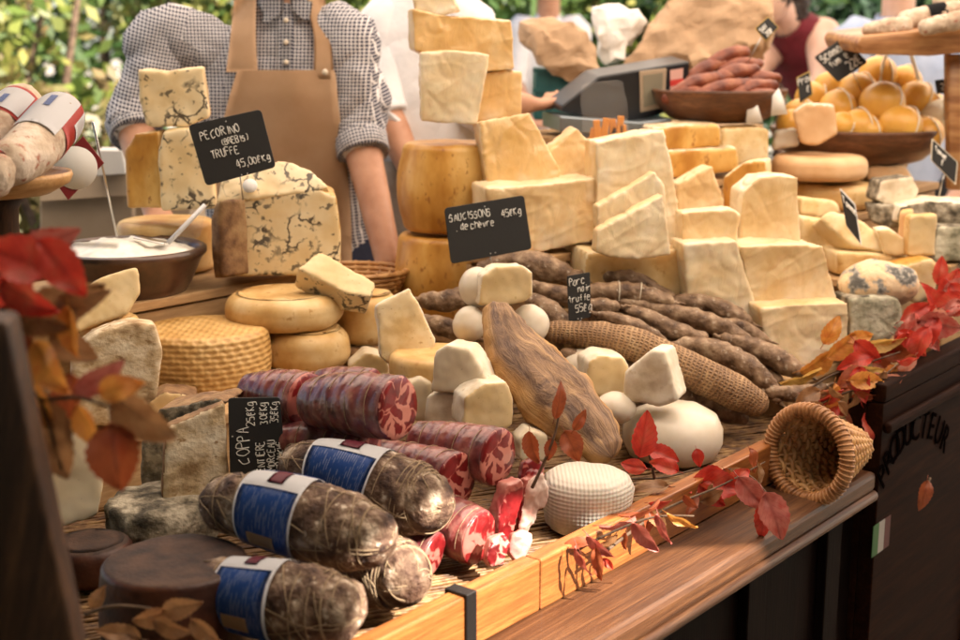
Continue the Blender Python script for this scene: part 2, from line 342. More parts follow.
leafmat('green_dark', [(.010, .030, .010), (.022, .055, .016), (.045, .085, .02)], 2, .3)
leafmat('green_dry', [(.12, .08, .03), (.20, .16, .05), (.10, .13, .03), (.28, .20, .09)], 2, .35)
def awningmat():
    m = bpy.data.materials.new('awning'); m.use_nodes = True; MATS['awning'] = m; t = m.node_tree; t.nodes.clear()
    o = t.nodes.new('ShaderNodeOutputMaterial'); d = t.nodes.new('ShaderNodeBsdfDiffuse'); tr = t.nodes.new('ShaderNodeBsdfTranslucent'); mx = t.nodes.new('ShaderNodeMixShader')
    d.inputs[0].default_value = (.80, .70, .54, 1); tr.inputs[0].default_value = (.99, .85, .71, 1); mx.inputs[0].default_value = .82
    t.links.new(d.outputs[0], mx.inputs[1]); t.links.new(tr.outputs[0], mx.inputs[2]); t.links.new(mx.outputs[0], o.inputs[0])
awningmat()
std('ground_mat', [(.30, .26, .20), (.40, .35, .28)], 3, .9, .5, 60, .01)
std('canvas_dark', [(.10, .12, .09), (.14, .16, .12)], 6, .9, .2)
# ---------------------------------------------------------------- object helpers
def tag(o, label=None, cat=None, group=None, kind=None):
    if label: o['label'] = label
    if cat: o['category'] = cat
    if group: o['group'] = group
    if kind: o['kind'] = kind
    return o
def thing(name, label, cat, loc, group=None):
    o = bpy.data.objects.new(name, None); col.objects.link(o); o.location = loc; o.empty_display_size = .03
    return tag(o, label, cat, group)
def ob(name, bm, mats, parent=None, smooth=True, origin=None):
    """bm is in world coordinates; becomes one mesh object (origin at its base, or its parent's)"""
    if not isinstance(mats, (list, tuple)): mats = [mats]
    if parent is not None:
        base = parent; org = V((0, 0, 0))
        while base is not None: org = org + base.location; base = base.parent
    elif origin is not None: org = V(origin)
    else:
        xs = [v.co for v in bm.verts]
        org = V(((min(c.x for c in xs) + max(c.x for c in xs)) / 2, (min(c.y for c in xs) + max(c.y for c in xs)) / 2, min(c.z for c in xs)))
    bmesh.ops.translate(bm, verts=bm.verts, vec=-org)
    me = bpy.data.meshes.new(name); bm.to_mesh(me); bm.free()
    for m_ in mats: me.materials.append(MATS[m_])
    if smooth: me.polygons.foreach_set('use_smooth', [True] * len(me.polygons))
    o = bpy.data.objects.new(name, me); col.objects.link(o)
    if parent is not None: o.parent = parent
    else: o.location = org
    return o
_tmp = {}
def soft(bm, vox=.004, sm=2, amp=.0012, sc=25, seed=None, matfn=None):
    """fuse to one skin, round the edges a little, roughen"""
    me = bpy.data.meshes.new('t'); bm.to_mesh(me); bm.free()
    o = bpy.data.objects.new('t', me); col.objects.link(o)
    r = o.modifiers.new('r', 'REMESH'); r.mode = 'VOXEL'; r.voxel_size = vox; r.adaptivity = 0
    dg = bpy.context.evaluated_depsgraph_get(); ev = o.evaluated_get(dg)
    m2 = bpy.data.meshes.new_from_object(ev)
    bpy.data.objects.remove(o); bpy.data.meshes.remove(me)
    b2 = bmesh.new(); b2.from_mesh(m2); bpy.data.meshes.remove(m2)
    for _ in range(sm): bmesh.ops.smooth_vert(b2, verts=b2.verts, factor=.5, use_axis_x=True, use_axis_y=True, use_axis_z=True)
    b2.normal_update()
    if matfn:
        for f in b2.faces: f.material_index = matfn(f)
    rough(b2, amp, sc, seed)
    return b2
def rough(bm, amp, sc, seed=None):
    if not amp: return bm
    off = V((random.uniform(-50, 50), random.uniform(-50, 50), 3)) if seed is None else V((seed, 0, 0))
    bm.normal_update()
    for v in bm.verts:
        p = v.co * sc + off
        v.co += v.normal * amp * (noise.noise(p) * 1.4 + noise.noise(p * 3.1) * .5)
    return bm
def box(bm, c, sx, sy, sz, ax=None, ay=None):
    ax = ax or V((1, 0, 0)); ay = ay or V((0, 1, 0)); az = V((0, 0, 1)) if abs(ax.z) + abs(ay.z) < 1e-6 else ax.cross(ay).normalized()
    vs = [bm.verts.new(c + ax * (sx / 2 * i) + ay * (sy / 2 * j) + az * (sz / 2 * k)) for i in (-1, 1) for j in (-1, 1) for k in (-1, 1)]
    for q in ((0, 1, 3, 2), (4, 6, 7, 5), (0, 4, 5, 1), (2, 3, 7, 6), (0, 2, 6, 4), (1, 5, 7, 3)): bm.faces.new([vs[i] for i in q])
    bmesh.ops.recalc_face_normals(bm, faces=bm.faces)
    return bm
def bev(bm, wd=.003, seg=2):
    bmesh.ops.bevel(bm, geom=[e for e in bm.edges if len(e.link_faces) == 2 and e.calc_face_angle(0) > .5], offset=wd, segments=seg, profile=.5, affect='EDGES')
    return bm
def ngon_prism(pts, vec):
    """closed outline (world points) pushed along vec"""
    bm = bmesh.new()
    a = [bm.verts.new(p) for p in pts]; b_ = [bm.verts.new(p + vec) for p in pts]; n = len(pts)
    bm.faces.new(a); bm.faces.new(list(reversed(b_)))
    for i in range(n): bm.faces.new((a[i], b_[i], b_[(i + 1) % n], a[(i + 1) % n]))
    bmesh.ops.recalc_face_normals(bm, faces=bm.faces)
    return bm
def nrm(yaw, tilt=0):
    y = R(yaw); t_ = R(tilt)
    return V((math.sin(y) * math.cos(t_), -math.cos(y) * math.cos(t_), math.sin(t_)))
def onplane(pts, Y, yaw, tilt=0):
    cx = sum(p[0] for p in pts) / len(pts); cy = sum(p[1] for p in pts) / len(pts)
    c = P(cx, cy, Y); n = nrm(yaw, tilt); out = []
    for p in pts:
        d = ray(*p); out.append(CAM + d * ((c - CAM).dot(n) / d.dot(n)))
    return out, n
def slab(pts, Y, yaw, thick, tilt=0, flare=None):
    q, n = onplane(pts, Y, yaw, tilt)
    return ngon_prism(q, -n * thick)
def lathe(c, prof, seg=56, axis=None, cap=True):
    """prof: (radius, height) from bottom to top about c"""
    bm = bmesh.new(); uvl = bm.loops.layers.uv.new()
    az = (axis or V((0, 0, 1))).normalized(); ax = az.orthogonal().normalized(); ay = az.cross(ax)
    rows = [[bm.verts.new(c + az * z + (ax * math.cos(2 * math.pi * k / seg) + ay * math.sin(2 * math.pi * k / seg)) * max(r, 1e-4)) for k in range(seg)] for r, z in prof]
    for i in range(len(rows) - 1):
        for k in range(seg):
            f = bm.faces.new((rows[i][k], rows[i][(k + 1) % seg], rows[i + 1][(k + 1) % seg], rows[i + 1][k]))
            for l_, (uu, vv) in zip(f.loops, ((k, i), (k + 1, i), (k + 1, i + 1), (k, i + 1))): l_[uvl].uv = (uu / seg, vv / len(rows))
    if cap: bm.faces.new(list(reversed(rows[0]))); bm.faces.new(rows[-1])
    bm.normal_update()
    return bm
def wheelprof(r, h, rd=.012, bulge=.0, n=5):
    pr = [(r * .25, 0), (r * .6, 0)]
    for k in range(n + 1):
        a = -math.pi / 2 + math.pi / 2 * k / n; pr.append((r - rd + rd * math.cos(a), rd + rd * math.sin(a)))
    for k in range(1, 6):
        tt = k / 6; pr.append((r + bulge * math.sin(math.pi * tt), rd + (h - 2 * rd) * tt))
    for k in range(n + 1):
        a = math.pi / 2 * k / n; pr.append((r - rd + rd * math.cos(a), h - rd + rd * math.sin(a)))
    pr += [(r * .8, h), (r * .55, h + .0005), (r * .25, h), (.001, h)]
    return pr
def smoothpath(pts, n):
    """Catmull-Rom through (vector..., radius) tuples"""
    out = []
    q = [pts[0]] + list(pts) + [pts[-1]]
    for i in range(1, len(q) - 2):
        for k in range(n):
            t_ = k / n; a, b_, c, d = q[i - 1], q[i], q[i + 1], q[i + 2]
            out.append(tuple(.5 * (2 * b_[j] + (c[j] - a[j]) * t_ + (2 * a[j] - 5 * b_[j] + 4 * c[j] - d[j]) * t_ ** 2 + (-a[j] + 3 * b_[j] - 3 * c[j] + d[j]) * t_ ** 3) for j in range(len(b_))))
    out.append(tuple(q[-2])); return out
def tube(bm, pts, rad, seg=12, flatx=1, up=None, caps=True):
    """tube along points with radii; UV in metres (round, along)"""
    uvl = bm.loops.layers.uv.verify()
    n = len(pts); rows = []; prev = None; s = 0; ss = []; up0 = up
    for i in range(n):
        tdir = (pts[min(i + 1, n - 1)] - pts[max(i - 1, 0)]).normalized()
        if prev is None:
            u = up0 if up0 is not None else tdir.orthogonal()
        else: u = prev
        u = (u - tdir * u.dot(tdir)).normalized(); prev = u; wv = tdir.cross(u)
        r = rad[i]; rx, ry = r if isinstance(r, tuple) else (r * flatx, r)
        rows.append([bm.verts.new(pts[i] + u * (ry * math.cos(2 * math.pi * k / seg)) + wv * (rx * math.sin(2 * math.pi * k / seg))) for k in range(seg)])
        if i: s += (pts[i] - pts[i - 1]).length
        ss.append(s)
    rm = max((r[0] if isinstance(r, tuple) else r) for r in rad)
    for i in range(n - 1):
        for k in range(seg):
            f = bm.faces.new((rows[i][k], rows[i][(k + 1) % seg], rows[i + 1][(k + 1) % seg], rows[i + 1][k]))
            for l_, (uu, vv) in zip(f.loops, ((k, i), (k + 1, i), (k + 1, i + 1), (k, i + 1))): l_[uvl].uv = (uu / seg * 2 * math.pi * rm, ss[vv])
    if caps:
        bm.faces.new(list(reversed(rows[0]))); bm.faces.new(rows[-1])
    return rows
def capsule(bm, a, ra, b_, rb, seg=12):
    d = (b_ - a); ln = d.length or 1e-6; d = d / ln; pts = []; rr = []
    for k in range(5): an = math.pi / 2 * (1 - k / 4); pts.append(a - d * ra * math.sin(an)); rr.append(max(ra * math.cos(an), 1e-4))
    for k in range(5): an = math.pi / 2 * k / 4; pts.append(b_ + d * rb * math.sin(an)); rr.append(max(rb * math.cos(an), 1e-4))
    tube(bm, pts, rr, seg)
def ball(bm, c, rx, ry, rz, seg=20, rings=14, rot=None):
    m_ = Matrix.Translation(c) @ (rot.to_4x4() if rot is not None else Matrix.Identity(4)) @ Matrix.Diagonal((rx, ry, rz, 1))
    bmesh.ops.create_uvsphere(bm, u_segments=seg, v_segments=rings, radius=1, matrix=m_); return bm
# ================================================================ SETTING
bm = bmesh.new(); box(bm, V((0, 20, -.05)), 160, 160, .1); tag(ob('ground', bm, 'ground_mat', smooth=False), kind='structure')
def leafcloud(bm, c, rad, n, size, rng, squash=1):
    for _ in range(n):
        d = V((rng.gauss(0, 1), rng.gauss(0, 1), rng.gauss(0, 1))).normalized() * (rng.random() ** .4)
        nz = noise.noise(d * 1.9 + c)
        if nz < -.18: continue
        p = c + V((d.x * rad[0], d.y * rad[1], d.z * rad[2])) * (1 + .25 * nz)
        s = size * rng.uniform(.6, 1.4)
        a = V((rng.gauss(0, 1), rng.gauss(0, 1), rng.gauss(0, 1))).normalized(); b_ = a.orthogonal().normalized()
        q = [bm.verts.new(p + a * s), bm.verts.new(p + b_ * s * .45), bm.verts.new(p - a * s * .8), bm.verts.new(p - b_ * s * .45)]
        bm.faces.new(q)
def bush(label, x, y, h, wd, mat, n, size, seed, name='bush', dry=False):
    rng = random.Random(seed); root = thing(name, label, name, V((x, y, 0)), 'greenery behind the stall')
    bm = bmesh.new(); k = 7
    for i in range(k):
        c = V((x + rng.uniform(-.42, .42) * wd, y + rng.uniform(-.3, .5) * wd * .7, h * rng.uniform(.28, .78)))
        leafcloud(bm, c, (wd * rng.uniform(.25, .4), wd * .3, h * rng.uniform(.18, .3)), n // k, size, rng)
    ob('foliage', bm, mat, root, smooth=False)
    bm = bmesh.new()
    for i in range(5):
        e = V((x + rng.uniform(-.3, .3) * wd, y + rng.uniform(-.2, .2) * wd, h * rng.uniform(.6, .9))); s_ = V((x + rng.uniform(-.06, .06), y, 0)); m_ = s_.lerp(e, .5) + V((rng.uniform(-.1, .1), 0, .1))
        tube(bm, [s_, m_, e], [.035, .022, .008], 7)
    ob('stem' if name == 'bush' else 'trunk', bm, 'bark', root)
bush('light yellow green bush at the far left behind the tray', -2.25, 6.3, 2.3, 1.7, 'green_light', 5200, .055, 1)
bush('sunlit bush just left of the seller in the checked shirt', -1.15, 6.9, 2.4, 1.6, 'green_light', 5200, .05, 2)
bush('dry brownish bush low behind the left tray', -1.75, 5.6, 1.35, 1.3, 'green_dry', 3000, .05, 3)
bush('tall mid green bush behind the two sellers', -.35, 7.4, 2.6, 1.8, 'green_mid', 5000, .06, 4)
bush('pale green bush right of the white shirted seller', .55, 8.0, 2.4, 1.7, 'green_light', 3800, .06, 5)
bush('dark green bush behind the kraft bags', 1.5, 8.4, 2.6, 2.0, 'green_dark', 5000, .065, 6)
bush('dark green bush behind the leaning woman', 2.5, 8.8, 2.5, 2.1, 'green_dark', 5000, .065, 7)
bush('mid green bush with yellow tips between the visitors', 3.0, 7.6, 1.75, 1.4, 'green_mid', 3600, .05, 8)
bush('dark bush at the far right behind the raised board', 4.1, 9.0, 2.6, 2.2, 'green_dark', 5000, .065, 9)
bush('tall tree with a light crown far behind the left bushes', -3.2, 10.5, 5.0, 4.2, 'green_light', 6000, .09, 10, 'tree')
bush('tall dark tree far behind the sellers', .2, 12.0, 5.4, 4.6, 'green_mid', 6000, .1, 11, 'tree')
bush('tall dark tree far behind the visitors at the right', 4.6, 12.5, 5.2, 4.8, 'green_dark', 6000, .1, 12, 'tree')
hr = random.Random(44); root = thing('hedge', 'long tall hedge closing the view behind the bushes', 'hedge', V((.5, 10.2, 0)))
bm = bmesh.new()
for i in range(16): leafcloud(bm, V((-7 + i * 1.0, 10.2 + hr.uniform(-.3, .3), 1.5)), (1.0, .6, 1.5), 900, .085, hr)
ob('foliage', bm, 'green_mid', root, smooth=False)
bm = bmesh.new()
for i in range(9): tube(bm, [V((-6.5 + i * 1.8, 10.3, 0)), V((-6.4 + i * 1.8, 10.3, 2.2))], [.06, .03], 7)
ob('trunk', bm, 'bark', root)
# ---- the stall counter
root = thing('market_counter', 'long wooden market counter with a lit orange rail and dark front panels', 'counter', S(.6, .45, -TOP))
def sbox(name, u0, u1, v0, v1, z0, z1, mat, par, b=.002):
    bm = bmesh.new(); box(bm, S((u0 + u1) / 2, (v0 + v1) / 2, (z0 + z1) / 2), u1 - u0, v1 - v0, z1 - z0, UU, VV); bev(bm, b, 2); return ob(name, bm, mat, par, smooth=False)
sbox('table_top', -.75, 3.4, .032, 1.0, -.05, -.012, 'wood_crate', root)
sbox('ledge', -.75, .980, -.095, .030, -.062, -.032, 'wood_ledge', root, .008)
bm = bmesh.new(); tube(bm, [S(-.75, -.090, -.071), S(.980, -.090, -.071)], [.009, .009], 10); ob('ledge_moulding', bm, 'wood_ledge', root)
jt = .262
sbox('rail', -.75, jt - .0008, 0, .024, -.031, .030, 'wood_rail', root, .0025)
sbox('rail', jt + .0008, .925, 0, .0235, -.031, .0295, 'wood_rail', root, .0025)
sbox('front_panel', -.75, .9866, -.060, -.040, -TOP + .01, -.064, 'wood_shaded', root)
for u in (-.4, .0, .35, .62, .86): sbox('panel_batten', u, u + .05, -.076, -.0602, -TOP + .01, -.066, 'wood_shaded', root)
sbox('plinth', -.75, .9866, -.080, -.0605, -TOP + .001, -TOP + .009, 'wood_shaded', root)
sbox('leg', -.7, -.62, .9, .98, -TOP + .001, -.052, 'wood_shaded', root); sbox('leg', 3.2, 3.28, .9, .98, -TOP + .001, -.052, 'wood_shaded', root)
# strap
bm = bmesh.new(); ub = .128; wv = .017
prof = [(-.0035, -.03), (-.0035, .0335), (.0275, .0335), (.0275, -.01), (.0245, -.01), (.0245, .0303), (-.0005, .0303), (-.0005, -.03)]
bm = ngon_prism([S(ub, v, z) for v, z in prof], UU * wv); ob('iron_strap', bev(bm, .0008, 1), 'iron', root, smooth=False)
# right-hand panel counter
pr = thing('panel_counter', 'dark brown counter front with arched lettering at the right', 'counter', S(2.2, .0, -TOP))
PT = .100
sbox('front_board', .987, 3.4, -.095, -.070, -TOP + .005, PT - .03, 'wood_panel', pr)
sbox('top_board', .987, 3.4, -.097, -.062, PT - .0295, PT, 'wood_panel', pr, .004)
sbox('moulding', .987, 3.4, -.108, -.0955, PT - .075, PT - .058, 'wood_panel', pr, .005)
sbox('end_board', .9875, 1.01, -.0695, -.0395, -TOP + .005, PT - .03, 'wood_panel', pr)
sbox('upright', 1.415, 1.45, -.103, -.0955, -TOP + .006, PT - .08, 'wood_shaded', pr)
def onpanel(px, py, v=-.0957):
    d = ray(px, py); n = VV; c = S(0, v, 0); t_ = (c - CAM).dot(n) / d.dot(n); return CAM + d * t_
def pu(px, py): q = onpanel(px, py) - O_; return q.dot(UU), q.z
# letters on an arc
bm = bmesh.new()
ctrl = [pu(882, 474), pu(888, 459), pu(894, 447), pu(901, 438), pu(908, 431), pu(916, 426), pu(924, 424), pu(932, 425), pu(939, 430), pu(945, 438)]
fd = None
def textmesh(s, size):
    c = bpy.data.curves.new('t', 'FONT'); c.body = s; c.size = size; c.extrude = .0006; c.resolution_u = 3
    o = bpy.data.objects.new('t', c); col.objects.link(o); dg = bpy.context.evaluated_depsgraph_get()
    me = bpy.data.meshes.new_from_object(o.evaluated_get(dg)); bpy.data.objects.remove(o); bpy.data.curves.remove(c); return me
word = 'PRODUCTEUR'
for i, ch in enumerate(word):
    me = textmesh(ch, .055); u, z = ctrl[i]
    a, b_ = ctrl[max(i - 1, 0)], ctrl[min(i + 1, len(ctrl) - 1)]
    an = math.atan2(b_[1] - a[1], b_[0] - a[0])
    ex = UU * math.cos(an) + V((0, 0, 1)) * math.sin(an); ey = -UU * math.sin(an) + V((0, 0, 1)) * math.cos(an)
    cx = sum(v.co.x for v in me.vertices) / len(me.vertices); q = []
    for v in me.vertices: q.append(bm.verts.new(S(u, -.0965, z) + ex * (v.co.x - cx) * .95 + ey * (v.co.y - .02) * 1.15 - VV * (v.co.z + .0004)))
    for f in me.polygons:
        try: bm.faces.new([q[k] for k in f.vertices])
        except ValueError: pass
    bpy.data.meshes.remove(me)
ob('lettering', bm, 'letter_dark', pr, smooth=False)
u0, z0 = pu(871, 558); u1, _ = pu(877, 520); z1 = pu(880, 522)[1]
fw = .022; fl = None
for k, mt in enumerate(('flag_green', 'flag_white', 'flag_red')):
    bm = bmesh.new(); box(bm, S(u0 + fw * (k + .5), -.0962, (z0 + z1) / 2), fw - .0004, .001, z1 - z0, UU, VV); ob('flag_stripe', bm, mt, pr, smooth=False)
# straw mat
rng = random.Random(3); bm = bmesh.new()
md = (UU * .86 + VV * -.5).normalized(); mn = V((-md.y, md.x, 0))
for i in range(430):
    t_ = -.9 + i * .0062; a = None
    for s in range(-90, 190):
        pass
    # clip the straw to the table: u in [-.6, 1.35], v in [.027, .60]
    base = S(.35, .28, -.0075) + mn * (t_ + .0) - O_ + O_
    lo, hi = -2.5, 2.5
    for q, (mi, ma) in ((UU, (-.6, 1.9)), (VV, (.030, .62))):
        p0 = (base - O_).dot(q); dd = md.dot(q)
        a_, b_ = (mi - p0) / dd, (ma - p0) / dd
        if a_ > b_: a_, b_ = b_, a_
        lo, hi = max(lo, a_), min(hi, b_)
    if hi - lo < .05: continue
    n_ = max(int((hi - lo) / .06), 2); z_ = rng.uniform(-.001, .0015)
    tube(bm, [base + md * (lo + (hi - lo) * k / n_) + mn * rng.uniform(-.0012, .0012) + V((0, 0, z_ + (.0018 if (k + i) % 2 else 0))) for k in range(n_ + 1)], [rng.uniform(.0022, .003)] * (n_ + 1), 5)
tag(ob('straw_mat', bm, 'straw'), 'straw mat of thin reeds covering the table under the food', 'mat')
# display steps that carry the rows at the back
def step(u0, u1, v0, v1, z0, z1, label, mat='wood_crate', name='display_crate'):
    r_ = thing(name, label, 'crate', S((u0 + u1) / 2, (v0 + v1) / 2, z0))
    sbox('lid', u0, u1, v0, v1, z1 - .015, z1, mat, r_); hgt = z1 - .0155 - z0; nsl = max(1, round(hgt / .09))
    for v_, w_ in ((v0 + .008, 0), (v1 - .02, 1)):
        for k in range(nsl): sbox('slat', u0 + .001, u1 - .001, v_, v_ + .012, z0 + .001 + hgt * k / nsl, z0 + hgt * (k + 1) / nsl - (.004 if nsl > 1 else 0), mat, r_)
    for u_ in (u0 + .02, u1 - .032): sbox('slat', u_, u_ + .012, v0 + .0205, v1 - .0205, z0 + .001, z1 - .0155, mat, r_)
for a in [(.17, .74, .835, 1.12, -.011, .205, 'wooden crate under the truffle cheeses and the pottery bowl'), (.28, .73, .57, .83, -.011, .089, 'wooden crate under the wide pecorino and the smooth pair'), (.04, .275, .60, .83, -.011, .087, 'wooden crate under the grey tan washed cheese'),
          (.87, 1.10, .63, .85, -.011, .091, 'wooden crate under the tall parmesan stack'), (.87, 1.12, .475, .62, -.011, .241, 'wooden crate under the large block behind the sausage sign'), (.95, 1.17, .325, .468, -.011, .147, 'wooden crate under the yellow block with the tall wrapped chunk'),
          (1.04, 1.31, .205, .318, -.011, .127, 'wooden crate under the wide block at the right'), (1.05, 1.31, .08, .20, -.011, .063, 'wooden crate under the broad low block at the right front'), (1.20, 1.57, .33, .463, -.011, .268, 'wooden crate under the upright yellow wedge'),
          (1.38, 1.76, .475, .665, -.011, .326, 'wooden crate under the brown rinded slabs'), (1.42, 2.10, .69, .99, -.011, .398, 'wooden crate under the scale'), (1.62, 1.86, .262, .455, -.011, .253, 'wooden crate under the stacked pinkish wheels'),
          (1.88, 2.12, .332, .50, -.011, .327, 'wooden crate under the bowl of yellow balls'), (1.88, 2.02, .22, .327, -.011, .295, 'wooden crate under the reddish crusted block'), (1.38, 1.60, .077, .31, -.011, .175, 'wooden crate under the heap of cut pieces'),
          (1.21, 1.36, .030, .076, -.011, .091, 'wooden crate under the green crusted block'), (1.615, 1.87, .04, .25, -.011, .181, 'wooden crate under the grey crusted cheeses')]:
    step(*a)
# unseen awning on posts and stall across the lane, both added to make shade
root = thing('awning', 'unseen cream cloth awning, shaped to soften the sun over the cheese stall', 'awning', S(.8, 1.9, -TOP))
bm = bmesh.new(); edge = lambda u: max(-.04, .97 * (u - .55)) + .6 * min(max((.26 - u) / .3, 0), 1); ze = 1.42; ve = -1.46  # front edge skewed so sun reaches only part of the rail
g = [[bm.verts.new(S(-2.2 + 7.8 * i / 48, ve - edge(-2.2 + 7.8 * i / 48) * (j < 1) + 3.9 * j / 8, ze + .38 * min(j, 8 - j) / 4 + (0 if j in (0, 8) else .012 * math.sin(i * .5 + j)))) for j in range(9)] for i in range(49)]
for i in range(48):
    for j in range(8): bm.faces.new((g[i][j], g[i + 1][j], g[i + 1][j + 1], g[i][j + 1]))
for f in bm.faces:
    if f.calc_center_median().dot(UU) - O_.dot(UU) < -.15: f.material_index = 1  # left cloth made dark to hold back light from that side
ob('cloth', bm, ['awning', 'canvas_dark'], root)
bm = bmesh.new(); box(bm, S(-1.45, .2, .20), .004, 3.0, 2.2, UU, VV); ob('shade_curtain', bm, 'canvas_dark', root, smooth=False)  # unseen curtain added to cut light from the left
for u in (-2.15, 5.5):
    for v in (ve + .05, ve + 3.8):
        bm = bmesh.new(); tube(bm, [S(u, v, -TOP), S(u, v, ze - .02)], [.03, .03], 10); ob('post', bm, 'wood_post', root)
root = thing('shade_stall', 'unseen canvas stall added behind the viewer to shade the counter front', 'stall', S(.8, -3.2, -TOP))
zt = 1.60; vn = -2.0
bm = bmesh.new(); box(bm, S(1.0, vn - .75, zt - .06), 7.0, 1.5, .12, UU, VV); ob('shade_canopy', bm, 'canvas_dark', root, smooth=False)  # added out of view, its edge set to keep sun off the lower front
bm = bmesh.new(); box(bm, S(1.0, vn - 1.45, (zt - .13 - TOP) / 2), 7.0, .04, zt - .13 + TOP, UU, VV); ob('back_cloth', bm, 'canvas_dark', root, smooth=False)
for u in (-2.4, 1.0, 4.4): bm = bmesh.new(); tube(bm, [S(u, vn - .05, -TOP), S(u, vn - .05, zt - .125)], [.035, .035], 10); ob('post', bm, 'wood_post', root)
bm = bmesh.new(); box(bm, S(1.0, vn - .6, -.05), 6.5, .8, .06, UU, VV); ob('table', bm, 'wood_crate', root, smooth=False)
# ================================================================ PEOPLE
def person(label, hip, chest, neck, head, yaw, arms, cloth, skin='skin', sx=1.0, hairm='hair', legs=True, long_hair=False, vox=.008, bare=False, trousers='navy_cloth', fold=1.0):
    """joints are world points; arms = list of (shoulder, elbow, wrist, sleeve end 0-2, finger direction)"""
    fw_ = nrm(yaw); rt = V((0, 0, 1)).cross(fw_).normalized()
    root = thing('person', label, 'person', V((hip.x, hip.y, 0)))
    bm = bmesh.new()
    up = (chest - hip).normalized()
    capsule(bm, hip - rt * .06 * sx, .105 * sx, chest - rt * .07 * sx, .11 * sx); capsule(bm, hip + rt * .06 * sx, .105 * sx, chest + rt * .07 * sx, .11 * sx)
    capsule(bm, chest - rt * .10 * sx + up * .09, .056, chest + rt * .10 * sx + up * .09, .056)
    capsule(bm, chest + up * .05, .07, neck, .056); capsule(bm, neck, .056, head - (head - neck).normalized() * .06, .055)
    hu = (head - neck).normalized()
    ball(bm, head + hu * .02, .073, .088, .105, 20, 16); ball(bm, head - hu * .055 + fw_ * .025, .052, .052, .05, 16, 12)
    capsule(bm, head + fw_ * .083 + hu * .02, .009, head + fw_ * .100 - hu * .012, .014, 8)
    for s in (-1, 1): ball(bm, head + rt * .074 * s + hu * .005, .010, .018, .030, 10, 8)
    for sh, el, wr, send, fd in arms:
        capsule(bm, sh, .052, el, .040); capsule(bm, el, .040, wr, .027)
        d = (fd if fd is not None else (wr - el)).normalized(); sd = d.cross(V((0, 0, 1))).normalized(); dn = sd.cross(d)
        pc = wr + d * .055
        for k in range(4):
            o_ = sd * ((k - 1.5) * .019); ln = (.060, .070, .066, .050)[k]
            capsule(bm, wr + d * .015 + o_ * .6, .016, wr + d * .085 + o_, .0115, 8)
            a_ = wr + d * .09 + o_; b1 = a_ + d * ln * .5 - dn * (-.006); c1 = b1 + (d * .7 + dn * .7) * ln * .5
            capsule(bm, a_, .0095, b1, .0088, 8); capsule(bm, b1, .0088, c1, .0075, 8)
        capsule(bm, wr + d * .03 + sd * .03, .013, wr + d * .065 + sd * .052 + dn * .012, .0105, 8); capsule(bm, wr + d * .065 + sd * .052 + dn * .012, .0105, wr + d * .095 + sd * .05 + dn * .024, .009, 8)
    if legs:
        for s in (-1, 1):
            h = hip + rt * .09 * s * sx - V((0, 0, .03)); kn = V((h.x, h.y, .48)) + fw_ * .02; an = V((h.x, h.y, .09))
            capsule(bm, h, .085, kn, .055); capsule(bm, kn, .055, an, .040); capsule(bm, an - V((0, 0, .05)), .038, an + fw_ * .15 - V((0, 0, .055)), .033)
    bm = soft(bm, vox, 3, .0006, 12)
    ob('body', bm, skin, root)
    # face
    for s in (-1, 1):
        bm = bmesh.new(); ball(bm, head + fw_ * .078 + rt * .031 * s + hu * .025, .012, .012, .010, 12, 8); ob('eye', bm, 'eye', root)
    bm = bmesh.new(); capsule(bm, head + fw_ * .077 - hu * .048 - rt * .02, .006, head + fw_ * .077 - hu * .048 + rt * .02, .006, 8); ob('mouth', bm, 'lip', root)
    bm = bmesh.new(); ball(bm, head + hu * .045 - fw_ * .022, .080, .088, .090, 28, 20)
    if long_hair: ball(bm, head - hu * .03 - fw_ * .075, .075, .045, .10, 20, 16)
    bm = soft(bm, .007, 1, .006, 60); ob('hair', bm, hairm, root)
    # upper garment
    bm = bmesh.new(); pts = []; rr = []
    ax = (neck - hip).normalized()
    for t_, rx, ry in [(-.10, .168, .125), (.0, .172, .128), (.25, .172, .128), (.5, .186, .132), (.68, .205, .130), (.79, .205, .118), (.88, .165, .100), (.94, .102, .084), (.985, .076, .076), (1.0, .070, .072)]:
        base = hip.lerp(chest, min(t_ / .75, 1)) if t_ < .75 else chest.lerp(neck, (t_ - .75) / .25)
        pts.append(base); rr.append((rx * sx, ry * sx))
    q = [(p.x, p.y, p.z, r[0], r[1]) for p, r in zip(pts, rr)]; q = smoothpath(q, 4)
    tube(bm, [V(a[:3]) for a in q], [(a[3], a[4]) for a in q], 48, up=fw_, caps=False)
    if not bare:
        for sh, el, wr, send, fd in arms:
            ins = sh + (chest + up * .04 - sh) * .7
            pth = [ins, sh, sh.lerp(el, .35), sh.lerp(el, .7), el]; rd = [.058, .072, .060, .053, .051]
            if send > 1:
                e2 = el.lerp(wr, send - 1); pth += [el.lerp(e2, .5), e2]; rd += [.050, .046]
            else: pth[-1] = sh.lerp(el, send)
            qq = smoothpath([(p.x, p.y, p.z, r) for p, r in zip(pth, rd)], 5)
            P_ = [V(a[:3]) for a in qq]; R_ = [a[3] * (1 + .012 * math.sin(i * 1.7)) for i, a in enumerate(qq)]
            dd = (P_[-1] - P_[-2]).normalized(); P_ += [P_[-1] + dd * .004, P_[-1] - dd * .006]; R_ += [R_[-1] - .003, R_[-1] - .008]
            tube(bm, P_, R_, 28, caps=False)
    bmesh.ops.solidify(bm, geom=bm.faces[:], thickness=.003); bm.normal_update()
    for v in bm.verts: v.co += v.normal * .011 * fold * noise.noise(V((v.co.x * 8 + v.co.z * 6, v.co.y * 8, v.co.z * 12 - v.co.x * 9))) + v.normal * .004 * noise.noise(v.co * 30)
    uvl = bm.loops.layers.uv.verify(); mid = (hip + neck) / 2
